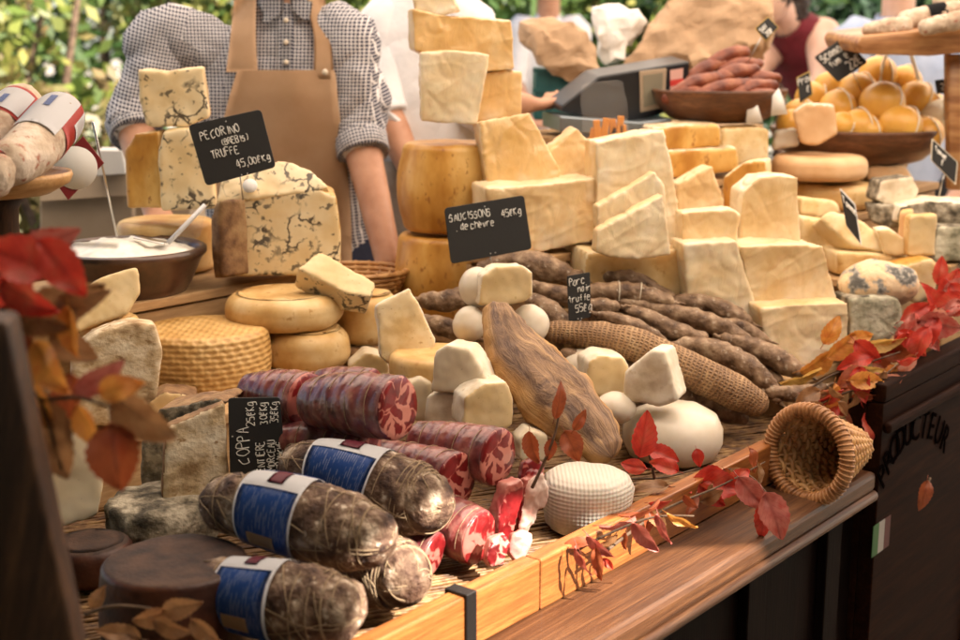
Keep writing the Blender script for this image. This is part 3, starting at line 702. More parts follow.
    for f in bm.faces:
        dx = (f.calc_center_median() - mid).dot(rt); th = 0 if abs(dx) < .175 * sx else math.copysign(.24, dx)
        for l_ in f.loops:
            c = l_.vert.co; a = (c - mid).dot(rt) + .25 * (c - mid).dot(fw_) * (1 if dx > 0 else -1) * (abs(dx) > .1); b_ = c.z + .15 * (c - mid).dot(fw_) * (abs(dx) > .175 * sx)
            wp = .004 * noise.noise(c * 8)
            l_[uvl].uv = (a * math.cos(th) + b_ * math.sin(th) + wp, b_ * math.cos(th) - a * math.sin(th) + .004 * noise.noise(c * 7 + V((5, 5, 5))))
    ob('shirt', bm, cloth, root)
    # cuffs
    if not bare:
        for sh, el, wr, send, fd in arms:
            e2 = el.lerp(wr, send - 1) if send > 1 else sh.lerp(el, send); d = ((wr - el) if send > 1 else (el - sh)).normalized()
            bm = bmesh.new(); tube(bm, [e2 - d * .035, e2 - d * .03, e2 - d * .0, e2 + d * .006, e2 + d * .004], [.046, .0535, .052, .049, .041], 28, caps=False); bmesh.ops.solidify(bm, geom=bm.faces[:], thickness=.003); rough(bm, .003, 30); ob('cuff', bm, cloth, root)
    if legs:
        bm = bmesh.new()
        for s in (-1, 1):
            h = hip + rt * .085 * s * sx + V((0, 0, .02)); kn = V((h.x, h.y, .48)) + fw_ * .02; an = V((h.x, h.y, .07))
            capsule(bm, h, .112, kn, .078, 16); capsule(bm, kn, .078, an, .072, 16)
        bm = soft(bm, .012, 2, .004, 9); ob('trousers', bm, trousers, root)
    return root, fw_, rt
# ---- seller in the checked shirt
Y = 2.72
neckp = P(286, 2, Y); hip = P(276, 300, Y); hip.z = .97; chest = P(276, 70, Y) + V((0, 0, -.02))
hip = V((neckp.x - .005, Y + .04, .97)); chest = V((neckp.x - .01, Y + .01, neckp.z - .20)); headp = neckp + V((0, -.035, .19))
Rt = V((1, 0, 0))
arms = [(P(341, 38, Y - .02), P(358, 130, 2.66), P(389, 262, 2.50), 1.18, V((.15, -.55, -.8))),
        (P(170, 40, Y - .02), P(133, 120, 2.64), P(158, 215, 2.50), 1.14, V((.3, -.6, -.5)))]
seller, fw_, rt = person('seller in a checked shirt and tan apron, leaning on the stall at the left', hip, chest, neckp, headp, 0, arms, 'shirt_check', vox=.007, sx=1.0, trousers='navy_cloth')
def front_y(x, z):
    """front surface of the seller's shirt at height z"""
    t_ = (z - hip.z) / (neckp.z - hip.z)
    tab = [(-.10, .168, .125), (.0, .172, .128), (.25, .172, .128), (.5, .186, .132), (.68, .205, .130), (.79, .205, .118), (.88, .165, .100), (.94, .102, .084), (1.0, .07, .072)]
    for (a, ra, sa), (b_, rb, sb) in zip(tab, tab[1:]):
        if a <= t_ <= b_: f = (t_ - a) / (b_ - a); rx, ry = ra + (rb - ra) * f, sa + (sb - sa) * f; break
    else: rx, ry = (.172, .128) if t_ < 0 else (.07, .072)
    cy = hip.y + (chest.y - hip.y) * min(max(t_ / .75, 0), 1) if t_ < .75 else chest.y + (neckp.y - chest.y) * (t_ - .75) / .25
    cx = hip.x + (chest.x - hip.x) * min(t_ / .75, 1) if t_ < .75 else chest.x + (neckp.x - chest.x) * (t_ - .75) / .25
    q = min(abs(x - cx) / rx, .97); return cy - ry * math.sqrt(1 - q * q)
def cloth_panel(rows, off=.012, nx=14, amp=.004):
    """rows: (pixel y, pixel x left, pixel x right) laid over the shirt front"""
    bm = bmesh.new(); uvl = bm.loops.layers.uv.new(); g = []; fine = smoothpath([(float(a), float(b_), float(c)) for a, b_, c in rows], 5)
    for py, xl, xr in fine:
        row = []
        for i in range(nx + 1):
            px = xl + (xr - xl) * i / nx; p = P(px, py, 2.60)
            for _ in range(3): yy = front_y(p.x, p.z); p = P(px, py, yy - off)
            p.y += amp * noise.noise(V((p.x * 14, p.z * 7, 2.2))); row.append(bm.verts.new(p))
        g.append(row)
    for a, b_ in zip(g, g[1:]):
        for i in range(nx):
            f = bm.faces.new((a[i], a[i + 1], b_[i + 1], b_[i]))
            for l_ in f.loops: l_[uvl].uv = (l_.vert.co.x, l_.vert.co.z)
    bmesh.ops.solidify(bm, geom=bm.faces[:], thickness=.002); bmesh.ops.recalc_face_normals(bm, faces=bm.faces); return bm
ap = ob('apron', cloth_panel([(70, 238, 334), (78, 235, 336), (110, 226, 339), (150, 218, 345), (200, 214, 350), (262, 214, 352), (330, 214, 352)], .016, amp=.008), 'apron', seller)
ob('apron_strap', cloth_panel([(-22, 236, 256), (10, 233, 256), (40, 230, 256), (72, 226, 258)], .014, 6, .002), 'apron', ap)
ob('apron_strap', cloth_panel([(-22, 305, 322), (10, 309, 327), (40, 314, 331), (79, 313, 334)], .014, 6, .002), 'apron', ap)
bm = bmesh.new(); p = P(325, 72, 2.6); p.y = front_y(p.x, p.z) - .020; p = P(325, 72, p.y); ball(bm, p, .006, .003, .006, 12, 8); ob('button', bm, 'button', ap)
pl = ob('placket', cloth_panel([(14, 279, 293), (40, 279, 293), (76, 278, 292)], .008, 6, .001), 'shirt_check', seller)
for py in (20, 42, 62):
    bm = bmesh.new(); p = P(286, py, 2.6); p.y = front_y(p.x, p.z) - .012; p = P(286, py, p.y); ball(bm, p, .005, .0025, .005, 12, 8); ob('button', bm, 'button', pl)
ob('collar', cloth_panel([(-12, 262, 284), (0, 256, 284), (14, 262, 282), (22, 262, 268)], .016, 6, .002), 'shirt_check', seller)
ob('collar', cloth_panel([(-12, 290, 306), (0, 290, 312), (12, 293, 311), (20, 305, 309)], .016, 6, .002), 'shirt_check', seller)
# ---- seller in white behind the tall stack
Y = 3.0; neckp2 = P(424, -22, Y); hip2 = V((neckp2.x - .01, Y + .04, .98)); chest2 = V((neckp2.x - .005, Y + .01, neckp2.z - .21)); head2 = neckp2 + V((0, -.03, .19))
arms = [(P(390, 24, Y), P(386, 112, Y - .08), P(420, 190, 2.84), 1.05, V((.3, -.5, -.5))),
        (P(462, 24, Y), P(478, 108, 2.92), P(524, 104, 2.88), 1.72, V((.55, .8, -.05)))]
s2, f2, r2 = person('seller in a white coat behind the tall parmesan stack, reaching to the scale', hip2, chest2, neckp2, head2, 4, arms, 'white_cloth', vox=.009, trousers='grey_cloth', fold=.5, sx=.88)
bm = bmesh.new(); tube(bm, [V((hip2.x, hip2.y, z)) for z in (.55, .7, .85, 1.0, 1.13, 1.19)], [(.19, .15), (.20, .155), (.20, .152), (.193, .147), (.187, .143), (.185, .14)], 40, up=V((0, -1, 0)), caps=False)
bmesh.ops.solidify(bm, geom=bm.faces[:], thickness=.003); rough(bm, .01, 7); ob('waist_apron', bm, 'grey_cloth', s2)
# ---- visitors behind
Y = 6.2; n3 = P(548, 10, Y); h3 = V((n3.x, Y + .05, .85)); c3 = V((n3.x, Y + .02, n3.z - .20))
person('visitor in a white top, only the neck showing above the kraft bag', h3, c3, n3, n3 + V((0, -.04, .19)), 0, [(n3 + V((-.12, 0, -.09)), n3 + V((-.15, -.05, -.33)), n3 + V((-.08, -.25, -.45)), 1.1, None), (n3 + V((.12, 0, -.09)), n3 + V((.15, -.05, -.33)), n3 + V((.08, -.25, -.45)), 1.1, None)], 'white_cloth', vox=.012, fold=.5, sx=.66)
Y = 4.9; c4 = P(812, 52, Y); n4 = P(786, 22, Y - .12); h4 = P(840, 120, Y + .16); h4.z = max(h4.z, .95)
wroot, wf, wr_ = person('woman in a dark red halter top leaning forward behind the bowls', h4, c4, n4, P(772, -2, Y - .2), -50, [(P(818, 34, Y - .12), P(822, 80, Y - .25), P(806, 108, Y - .4), .2, None), (P(796, 28, Y + .1), P(762, 66, Y - .1), P(740, 92, Y - .3), .2, None)], 'wine_cloth', 'skin_pale', .88, vox=.012, bare=True, long_hair=True)
Y = 4.6; n5 = P(898, 14, Y); h5 = V((n5.x + .05, Y + .1, .93)); c5 = V((n5.x + .02, Y + .03, n5.z - .21))
person('visitor in a light blue top with dark trousers behind the raised board', h5, c5, n5, n5 + V((-.02, -.05, .17)), -30, [(n5 + V((-.15, -.05, -.08)), n5 + V((-.20, -.02, -.34)), n5 + V((-.20, -.08, -.58)), .9, None), (n5 + V((.17, 0, -.08)), n5 + V((.22, .0, -.34)), n5 + V((.22, -.06, -.58)), .9, None)], 'blue_cloth', 'skin_pale', vox=.012, trousers='black_cloth')
# ================================================================ GOODS
std('string_cream', [(.70, .64, .50), (.78, .72, .60)], 60, .7, .2)
def cheese(name, label, cat, pts, Y, yaw, thick, mats=('wrapped', 'wrapped'), tilt=0, vox=.005, sm=2, amp=.0016, sc=28, group=None, mode='front'):
    bm = slab(pts, Y, yaw, thick, tilt); n = nrm(yaw, tilt)
    if mode == 'front': fn = lambda f: 0 if f.normal.dot(n) > .55 else 1
    elif mode == 'top': fn = lambda f: 1 if f.normal.z > .55 else 0
    else: fn = lambda f: 1 if (f.normal.z > .6 or f.normal.dot(n) < -.5) else 0
    wr = 'wrapped' in mats[0]
    bm = soft(bm, min(vox, .0032) if wr else vox, 1 if wr else sm, amp, sc, matfn=fn)
    if wr:                                   # film drawn tight: dents and creases
        rough(bm, .0024, 9); o3 = V((random.uniform(-20, 20),) * 3); bm.normal_update()
        for v in bm.verts:
            q = v.co; k = abs(noise.noise(V((q.x * 22 + q.z * 9, q.y * 14, q.z * 13 - q.x * 6)) + o3)); v.co -= v.normal * .0011 * max(0, .10 - k) / .10
            k = abs(noise.noise(V((q.x * 9 - q.z * 16, q.y * 12, q.z * 15)) - o3)); v.co += v.normal * .0010 * max(0, .07 - k) / .07
    print('C', label[:40], [round(min(c.co.z for c in bm.verts) - TOP, 3), round(max(c.co.z for c in bm.verts) - TOP, 3)], uvof(bm))
    return tag(ob(name, bm, list(mats)), label, cat, group)
def uvof(bm):
    c = sum((v.co for v in bm.verts), V()) / len(bm.verts) - O_
    return (round(c.dot(UU), 2), round(c.dot(VV), 2))
def wheel(name, label, x0, x1, yt, yb, Y, mat, cat='cheese wheel', rd=.012, bulge=0, amp=.0012, sc=22, group=None, topmat=None, seg=56):
    cx = (x0 + x1) / 2; r = L((x1 - x0) / 2, Y); b_ = P(cx, yb, Y - r); t_ = P(cx, yt, Y - r)
    c = P(cx, (yt + yb) / 2, Y); c.z = b_.z
    bm = lathe(c, wheelprof(r, t_.z - b_.z, min(rd, (t_.z - b_.z) * .45), bulge), seg)
    bmesh.ops.subdivide_edges(bm, edges=[e for e in bm.edges if e.calc_length() > .012], cuts=1, use_grid_fill=True)
    bm.normal_update()
    if topmat:
        for f in bm.faces: f.material_index = 1 if f.normal.z > .8 else 0
    rough(bm, amp, sc)
    print('W', label[:40], [round(b_.z - TOP, 3), round(t_.z - TOP, 3)], uvof(bm), 'r', round(r, 3))
    return tag(ob(name, bm, [mat] + ([topmat] if topmat else [])), label, cat, group)
def pathof(pts, n=8):
    """(px, py, Y, radius in picture pixels) -> world points and radii"""
    q = []
    for x, y, Y, r in pts:
        p = P(x, y, Y); q.append((p.x, p.y, p.z, L(r, Y)))
    s_ = smoothpath(q, n)
    return [V(a[:3]) for a in s_], [a[3] for a in s_]
def rounded(pts, rad, a=True, b_=True, k=5, sharp=1.0):
    if a:
        d = (pts[1] - pts[0]).normalized(); r = rad[0]; e = [(pts[0] - d * r * sharp * math.sin(math.pi / 2 * (1 - i / k)), max(r * math.cos(math.pi / 2 * (1 - i / k)), 2e-4)) for i in range(k)]
        pts = [x[0] for x in e] + pts; rad = [x[1] for x in e] + rad
    if b_:
        d = (pts[-1] - pts[-2]).normalized(); r = rad[-1]; e = [(pts[-1] + d * r * sharp * math.sin(math.pi / 2 * i / k), max(r * math.cos(math.pi / 2 * i / k), 2e-4)) for i in range(1, k + 1)]
        pts = pts + [x[0] for x in e]; rad = rad + [x[1] for x in e]
    return pts, rad
def frame(pts, i, up):
    d = (pts[min(i + 1, len(pts) - 1)] - pts[max(i - 1, 0)]).normalized()
    u = (up - d * up.dot(d)).normalized(); return d, u, d.cross(u)
UPZ = V((0, 0, 1))
def along(pts, rad, s):
    """point, frame and radius at fraction s of the path"""
    x = s * (len(pts) - 1); i = min(int(x), len(pts) - 2); f = x - i
    d, u, wv = frame(pts, i, UPZ)
    return pts[i].lerp(pts[i + 1], f), rad[i] * (1 - f) + rad[i + 1] * f, u, wv
def twine(parent, pts, rad, runs, lift=.0006, r=.0006, steps=60):
    bm = bmesh.new()
    for th0, turns, s0, s1 in runs:
        q = []
        for k in range(steps + 1):
            f = k / steps; s = s0 + (s1 - s0) * f; th = th0 + turns * 2 * math.pi * f
            c, rr, u, wv = along(pts, rad, s); wob = .25 * math.sin(5 * f + th0 * 3)
            q.append(c + (u * math.cos(th + wob) + wv * math.sin(th + wob)) * (rr + lift))
        tube(bm, q, [r] * len(q), 5)
    return ob('twine', bm, 'twine', parent)
def sleeve(pts, rad, s0, s1, t0, t1, lift, ns=10, ntt=24):
    bm = bmesh.new(); uvl = bm.loops.layers.uv.new(); g = []
    for i in range(ns + 1):
        c, rr, u, wv = along(pts, rad, s0 + (s1 - s0) * i / ns); row = []
        for k in range(ntt + 1):
            th = R(t0 + (t1 - t0) * k / ntt); row.append((bm.verts.new(c + (u * math.cos(th) + wv * math.sin(th)) * (rr + lift)), (i / ns * .08, th * .042)))
        g.append(row)
    for i in range(ns):
        for k in range(ntt):
            q = (g[i][k], g[i + 1][k], g[i + 1][k + 1], g[i][k + 1]); f = bm.faces.new([a[0] for a in q])
            for l_, a in zip(f.loops, q): l_[uvl].uv = a[1]
    bmesh.ops.solidify(bm, geom=bm.faces[:], thickness=.0004)
    bmesh.ops.recalc_face_normals(bm, faces=bm.faces)
    return bm
def salami(name, label, pts, mat, runs, lab=None, cat='salami', amp=.0028, sc=45, group=None, sharp=.8):
    p, r = pathof(pts, 10); p0, r0 = p, r
    pp, rr = rounded(p, r, sharp=sharp)
    root = thing(name, label, cat, V((sum(x.x for x in p) / len(p), sum(x.y for x in p) / len(p), min(x.z - y for x, y in zip(p, r)))), group)
    bm = bmesh.new(); tube(bm, pp, rr, 32, up=UPZ); rough(bm, amp, sc)
    rough(bm, .0011, 140); ob('casing', bm, mat, root)
    if runs: twine(root, pp, rr, runs)
    return root, pp, rr
# ---- salamis with blue labels
def blue_label(root, pp, rr, s0, s1, shift=0):
    lb = ob('paper_label', sleeve(pp, rr, s0, s1, -75 + shift, 150 + shift, .0026), 'label_white', root)
    e = (s1 - s0) * .05
    ob('blue_panel', sleeve(pp, rr, s0 + e, s1 - e, 34 + shift, 146 + shift, .0036), 'blue_label', lb)
    ob('top_band', sleeve(pp, rr, s0 + e, s1 - e, -72 + shift, -26 + shift, .0036), 'blue_label', lb)
    ob('emblem', sleeve(pp, rr, s0 + (s1 - s0) * .38, s0 + (s1 - s0) * .62, -14 + shift, 24 + shift, .0036, 5, 8), 'label_maroon', lb)
    ob('picture_patch', sleeve(pp, rr, s0 + (s1 - s0) * .25, s0 + (s1 - s0) * .7, 104 + shift, 128 + shift, .0046, 5, 8), 'kraft', lb)
rnd = random.Random(5)
def mess(n, both=True):
    out = [(0, .0001, 0.02, .98), (1.2, .06, .02, .98), (2.3, -.08, .02, .98)]
    for k in range(n):
        s = .08 + .84 * (k + .5) / n
        out.append((rnd.uniform(0, 6), 1.0, s - rnd.uniform(-.05, .05), s + rnd.uniform(-.05, .05)))
    for k in range(4): out.append((rnd.uniform(0, 6), rnd.uniform(.4, 1.2), rnd.uniform(.0, .2), rnd.uniform(.7, 1)))
    for k in range(3): out.append((rnd.uniform(0, 6), rnd.uniform(.8, 1.3), rnd.uniform(.72, .85), rnd.uniform(.9, 1)))
    return out
root, pp, rr = salami('salami', 'big string-tied salami with blue label lying on top of two others at the front', [(225, 503, 1.33, 30), (262, 508, 1.31, 37), (310, 520, 1.29, 41), (350, 533, 1.27, 40), (372, 538, 1.26, 32)], 'salami_skin', mess(7))
blue_label(root, pp, rr, .26, .50)
root, pp, rr = salami('salami', 'string-tied salami with blue label leaning behind the front one beside the price sign', [(296, 464, 1.47, 22), (330, 470, 1.45, 31), (380, 488, 1.43, 40), (415, 500, 1.41, 40), (428, 503, 1.40, 32)], 'salami_skin', mess(7))
blue_label(root, pp, rr, .24, .50, -8)
root, pp, rr = salami('salami', 'dark salami at the bottom edge with a blue label on its shaded left end', [(215, 590, 1.23, 34), (260, 598, 1.21, 40), (310, 606, 1.19, 44), (338, 610, 1.18, 36)], 'salami_skin', mess(6))
blue_label(root, pp, rr, .22, .50, -10)
salami('salami', 'mottled salami without a label, its round end standing beside the wooden rail', [(330, 560, 1.36, 36), (365, 566, 1.33, 39), (396, 574, 1.31, 38), (404, 577, 1.30, 32)], 'salami_skin', mess(6))
# ---- coppas
def coppa(label, pts, cut='cut_coppa', n=8, both=False, amp=.0012, flip=False):
    p, r = pathof(pts, n); root = thing('coppa', label, 'coppa', V((sum(x.x for x in p) / len(p), sum(x.y for x in p) / len(p), min(x.z - y for x, y in zip(p, r)))), 'cut coppas in the meat heap')
    pp, rr = rounded(p, r, True, False, sharp=.6)
    bm = bmesh.new(); tube(bm, pp, rr, 32, up=UPZ)
    i0 = 0
    for v in bm.verts: pass
    rough(bm, amp, 55); ob('casing', bm, 'coppa_skin', root)
    d = (p[-1] - p[-2]).normalized(); R_ = r[-1]
    bm = lathe(p[-1] - d * .001, [(R_ * .985, 0), (R_ * .985, .002), (R_ * .955, .0035), (R_ * .75, .0042), (R_ * .5, .0048), (R_ * .2, .005), (.0005, .005)], 36, d); rough(bm, .0008, 90); ob('cut_face', bm, cut, root)
    twine(root, pp, rr, [(k * .9, 1.0, .12 + .09 * k, .12 + .09 * k) for k in range(0, 9, 2)], .0002, .0005, 28)
    return root
coppa('large coppa with marbled cut face turned to the right, on top of the meat heap', [(318, 402, 1.56, 27), (345, 403, 1.535, 32), (372, 405, 1.51, 34), (397, 408, 1.49, 34)])
coppa('coppa with a dark red cut end, lying left behind the price sign', [(252, 392, 1.64, 20), (275, 395, 1.62, 27), (296, 398, 1.60, 29), (306, 400, 1.59, 29)], 'cut_red')
coppa('coppa half hidden at the very back of the meat heap under the small cheeses', [(312, 385, 1.72, 14), (335, 386, 1.70, 20), (358, 388, 1.68, 22), (372, 390, 1.67, 22)])
coppa('netted coppa right of the heap with marbled cut end beside the ham', [(420, 440, 1.60, 20), (445, 445, 1.58, 25), (475, 452, 1.55, 29), (497, 457, 1.53, 31)])
coppa('coppa under the big marbled one, its cut end showing right of the labelled salami', [(375, 462, 1.58, 24), (405, 468, 1.55, 28), (435, 476, 1.52, 31), (455, 482, 1.50, 32)])
coppa('coppa low in the heap with a wet red cut end beside the rail', [(425, 510, 1.50, 25), (445, 520, 1.48, 29), (466, 533, 1.46, 31), (478, 538, 1.45, 30)], 'cut_red')
coppa('thin coppa lying beneath the big ones above the labelled salami', [(262, 440, 1.58, 14), (300, 441, 1.56, 20), (340, 447, 1.54, 23), (368, 452, 1.52, 23)])
coppa('shiny coppa at the foot of the heap behind the unlabelled salami', [(395, 540, 1.44, 22), (415, 549, 1.42, 25), (432, 556, 1.41, 26)], 'cut_red')
# small pale and pink pieces at the right end of the heap
std('fat_pink', [(.42, .08, .08), (.55, .22, .18), (.66, .42, .34)], 26, .35, .4, 60, .002, coat=.2)
std('fat_white', [(.55, .28, .22), (.68, .50, .42), (.74, .62, .54)], 34, .4, .4, 70, .002, coat=.2)
cheese('bacon_piece', 'narrow pink bacon piece standing right of the coppas', 'bacon', [(500, 512), (508, 486), (522, 480), (526, 490), (518, 522), (508, 546), (498, 544)], 1.49, 35, .022, ('cut_red', 'fat_pink'), vox=.0028, amp=.002, sc=50)
cheese('bacon_piece', 'white-edged bacon piece leaning against the round white cheese', 'bacon', [(524, 500), (528, 480), (540, 472), (550, 482), (546, 505), (536, 522), (526, 546), (516, 548)], 1.53, 35, .02, ('fat_white', 'cut_red'), vox=.0028, amp=.005, sc=55)
for pts, Y, yw, lab, mats in [([(486, 560), (492, 538), (506, 532), (512, 545), (504, 564), (492, 568)], 1.42, 30, 'pink cut slice leaning at the rail in front of the shiny coppa', ('cut_coppa', 'fat_pink')),
                     ([(508, 552), (512, 534), (524, 528), (534, 536), (528, 556), (516, 562)], 1.45, 20, 'pale fatty slice at the rail between the pink slice and the round white cheese', ('fat_pink', 'fat_pink')),
                     ([(520, 478), (524, 462), (536, 456), (546, 464), (542, 480), (530, 486)], 1.60, 20, 'small red meat end between the coppas and the dry twig', ('cut_red', 'coppa_skin'))]:
    cheese('meat_slice', lab, 'meat slice', pts, Y, yw, .014, mats, vox=.0026, amp=.002, sc=60, tilt=20)
# ---- dried sausages
def dry(label, pts, mat='sausage', amp=.0022, sc=70, net=False, tie=True):
    p, r = pathof(pts, 12); r = [x * .88 for x in r]; pp, rr = rounded(p, r, sharp=1.3)
    root = thing('dry_sausage', label, 'dry sausage', V((sum(x.x for x in p) / len(p), sum(x.y for x in p) / len(p), min(x.z - y for x, y in zip(p, r)))), 'dry sausages in the long bundle')
    bm = bmesh.new(); tube(bm, pp, rr, 20, up=UPZ); rough(bm, amp, sc)
    if not net: rough(bm, .0009, 24)
    ob('casing', bm, mat, root)
    if tie:
        for q, s in ((pp[0], pp[0] - pp[5]), (pp[-1], pp[-1] - pp[-6])):
            d = s.normalized(); bm = bmesh.new(); tube(bm, [q - d * .004, q + d * .001, q + d * .004, q + d * .008 + V((0, 0, .002)), q + d * .014 + V((.003, 0, .001))], [.003, .0045, .003, .0026, .0012], 8); ob('tied_end', bm, mat, root)
    return root
dry('thick netted sausage along the front of the bundle, largest of all', [(556, 332, 1.99, 13), (600, 336, 1.98, 17), (640, 347, 1.97, 20), (696, 373, 1.96, 21), (735, 392, 1.96, 21), (750, 400, 1.96, 18)], 'net_sausage', .0016, 40, tie=False)
dry('plump sausage with a thin neck lying on the netted one', [(602, 316, 2.03, 6), (618, 321, 2.03, 10), (640, 330, 2.02, 11), (658, 340, 2.02, 7), (668, 344, 2.02, 3)])
dry('curving sausage that bends down to the yellow green tip', [(672, 346, 2.04, 5), (690, 346, 2.04, 11), (715, 351, 2.03, 14), (745, 365, 2.02, 14), (768, 385, 2.01, 11), (776, 396, 2.0, 8)])
dry('sausage between the plump one and the back rows', [(619, 308, 2.09, 4), (640, 315, 2.08, 10), (668, 328, 2.07, 11), (700, 338, 2.06, 8)])
dry('long thin sausage, third from the back of the bundle', [(622, 303, 2.12, 5), (650, 308, 2.12, 10), (690, 317, 2.11, 11), (720, 327, 2.10, 11), (745, 338, 2.09, 7)])
dry('sausage whose rounded tip lies uppermost beside the pale wedge', [(672, 301, 2.17, 6), (695, 302, 2.17, 11), (722, 309, 2.16, 12), (744, 320, 2.15, 9)])
dry('short sausage just below the uppermost tip', [(718, 322, 2.13, 7), (740, 328, 2.13, 10), (762, 338, 2.12, 7)])
dry('sausage ending farthest right beside the orange leaves', [(728, 340, 2.08, 8), (752, 348, 2.08, 13), (780, 361, 2.07, 14), (798, 371, 2.06, 10)])
dry('sausage with two pale string rings behind the small dark sign', [(586, 292, 2.13, 9), (610, 292, 2.13, 12), (640, 294, 2.13, 12), (668, 301, 2.12, 7)])
dry('sausage at the very back edge of the bundle', [(588, 274, 2.20, 8), (612, 276, 2.20, 11), (640, 283, 2.20, 11), (670, 297, 2.19, 6)])
dry('short round sausage end touching the small dark sign', [(590, 306, 2.08, 9), (600, 307, 2.08, 11), (612, 307, 2.08, 8)])
dry('yellow green sausage tip beside the wicker cone', [(772, 392, 2.00, 8), (796, 394, 2.00, 10), (820, 388, 2.00, 6)])
dry('lowest sausage, in shade below the netted one', [(570, 356, 1.97, 10), (620, 372, 1.97, 15), (690, 398, 1.98, 17), (735, 414, 1.99, 13)], tie=False)
dry('fat ribbed sausage under the dark sausage sign', [(486, 268, 2.18, 9), (515, 263, 2.18, 16), (545, 268, 2.17, 17), (572, 277, 2.16, 10)])
dry('sausage running left behind the white cheese pieces', [(426, 300, 2.10, 9), (448, 301, 2.10, 13), (480, 292, 2.11, 12)])
dry('short sausage left of the ham under the cut white cheese', [(428, 322, 2.02, 9), (448, 328, 2.01, 12), (470, 336, 2.00, 9)])
dry('knobbly sausage between the white balls and the small dark sign', [(536, 288, 2.12, 8), (556, 294, 2.11, 12), (580, 302, 2.10, 9)])
dry('rough sausage left of the netted end', [(534, 302, 2.07, 10), (552, 314, 2.06, 14), (566, 328, 2.04, 11)])
dry('shaded sausage under the middle of the heap', [(600, 318, 2.10, 11), (660, 335, 2.09, 14), (720, 356, 2.08, 15), (770, 380, 2.07, 13)], tie=False)
dry('shaded sausage under the back of the heap', [(590, 300, 2.18, 12), (650, 312, 2.18, 15), (710, 328, 2.17, 15), (760, 348, 2.15, 11)], tie=False)
# two pale string rings
pr_, rr_ = pathof([(586, 292, 2.13, 9), (610, 292, 2.13, 12), (640, 294, 2.13, 12), (668, 301, 2.12, 7)], 12)
for o in [o for o in col.objects if o.get('label', '').startswith('sausage with two pale string')]:
    for s_ in (.42, .66): ob('string_ring', sleeve(pr_, [x * .88 for x in rr_], s_, s_ + .012, -180, 180, .0022, 2, 24), 'string_cream', o)
# ---- ham
p, r = pathof([(497, 310, 1.86, 14), (505, 335, 1.83, 24), (522, 362, 1.80, 33), (550, 392, 1.76, 36), (580, 420, 1.72, 32), (604, 448, 1.68, 22)], 8)
root = thing('cured_ham', 'long dried ham with dark streaked skin leaning in the middle of the table', 'ham', p[-1] - V((0, 0, r[-1])))
p, r = rounded(p, r, sharp=.7)
bm = bmesh.new(); tube(bm, p, [(x * 1.05, x * .7) for x in r], 40, up=V((0, -1, .35))); rough(bm, .0045, 26); rough(bm, .0012, 90)
ob('skin', bm, 'ham_skin', root)
q = [along(p, r, s / 20) for s in range(2, 15)]
bm = bmesh.new(); tube(bm, [c + wv * (rr * -.82) - u * rr * .30 + V((0, -.004, 0)) for c, rr, u, wv in q], [(rr * .22 + .002, rr * .5) for c, rr, u, wv in q], 16); rough(bm, .002, 40)
ob('fat_edge', bm, 'ham_fat', root)
# ---- white cheeses in the middle
def boule(name, label, cx, cy, rx, ry, Y, mat, cat='white cheese', amp=.002, sc=22, sq=1.0, group=None, rot=None):
    bm = bmesh.new(); ball(bm, P(cx, cy, Y), L(rx, Y), L((rx + ry) / 2 * sq, Y), L(ry, Y), 36, 24, rot)
    rough(bm, amp, sc); return tag(ob(name, bm, mat), label, cat, group)
bm = lathe(P(586, 500, 1.60) - V((0, 0, .035)), [(L(36, 1.6), 0), (L(44, 1.6), .006), (L(47, 1.6), .03), (L(48, 1.6), .052), (L(45, 1.6), .064), (L(36, 1.6), .071), (L(20, 1.6), .073), (.001, .073)], 56)
rough(bm, .0012, 30)
rough(bm, .0025, 14); tag(ob('ricotta_cheese', bm, 'basket_white'), 'round white basket-patterned fresh cheese at the rail with sun on it', 'white cheese')
bm = lathe(P(673, 432, 1.88) - V((0, 0, .043)), [(L(32, 1.88), 0), (L(46, 1.88), .010), (L(52, 1.88), .032), (L(51, 1.88), .052), (L(44, 1.88), .070), (L(28, 1.88), .081), (.001, .085)], 56)
rough(bm, .002, 22)
tag(ob('scamorza_cheese', bm, 'white_smooth'), 'large smooth white cheese with red leaves in front, beside the wicker cone', 'white cheese')
cheese('cheese_wedge', 'white pointed wedge standing on the large smooth white cheese', 'cheese wedge', [(622, 402), (624, 372), (651, 350), (665, 352), (678, 400), (660, 407)], 1.83, -25, .05, ('rind_white', 'rind_white'), vox=.004)
cheese('cheese_half', 'cut half of a pale round cheese behind the ham, cut face forward', 'cheese half', [(585, 398), (588, 362), (600, 354), (625, 358), (630, 372), (626, 400)], 1.90, 12, .06, ('paste_pale', 'rind_white'), vox=.004)
boule('white_cheese', 'white back of a round cheese between the ham and the cut pale half', 582, 373, 26, 25, 1.97, 'white_smooth')
boule('white_cheese', 'small white cheese peeping out behind the ham below the cut half', 615, 408, 22, 16, 1.85, 'white_smooth')
boule('cheese_ball', 'left white cheese ball under the cut cheese beside the ham tip', 470, 324, 18, 19, 1.96, 'white_smooth', 'cheese ball', .0022, 30)
boule('cheese_ball', 'right white cheese ball behind the ham tip', 529, 326, 20, 22, 1.98, 'white_smooth', 'cheese ball', .0022, 30)
cheese('cheese_half', 'cut white cheese on the two white balls above the ham tip', 'cheese half', [(478, 306), (482, 276), (496, 267), (522, 265), (532, 272), (533, 296), (526, 302), (500, 308)], 1.95, 14, .035, ('paste_pale', 'rind_white'), vox=.0035)
boule('white_cheese', 'rounded white rind end left of the cut white cheese above the balls', 478, 287, 19, 20, 1.985, 'white_smooth')
cheese('cheese_wedge', 'leaning wedge with white rind edge in the middle, left of the ham', 'cheese wedge', [(376, 306), (410, 287), (437, 340), (434, 352), (388, 365), (380, 355)], 1.90, 8, .035, ('paste', 'rind_white'), vox=.0035, tilt=10)
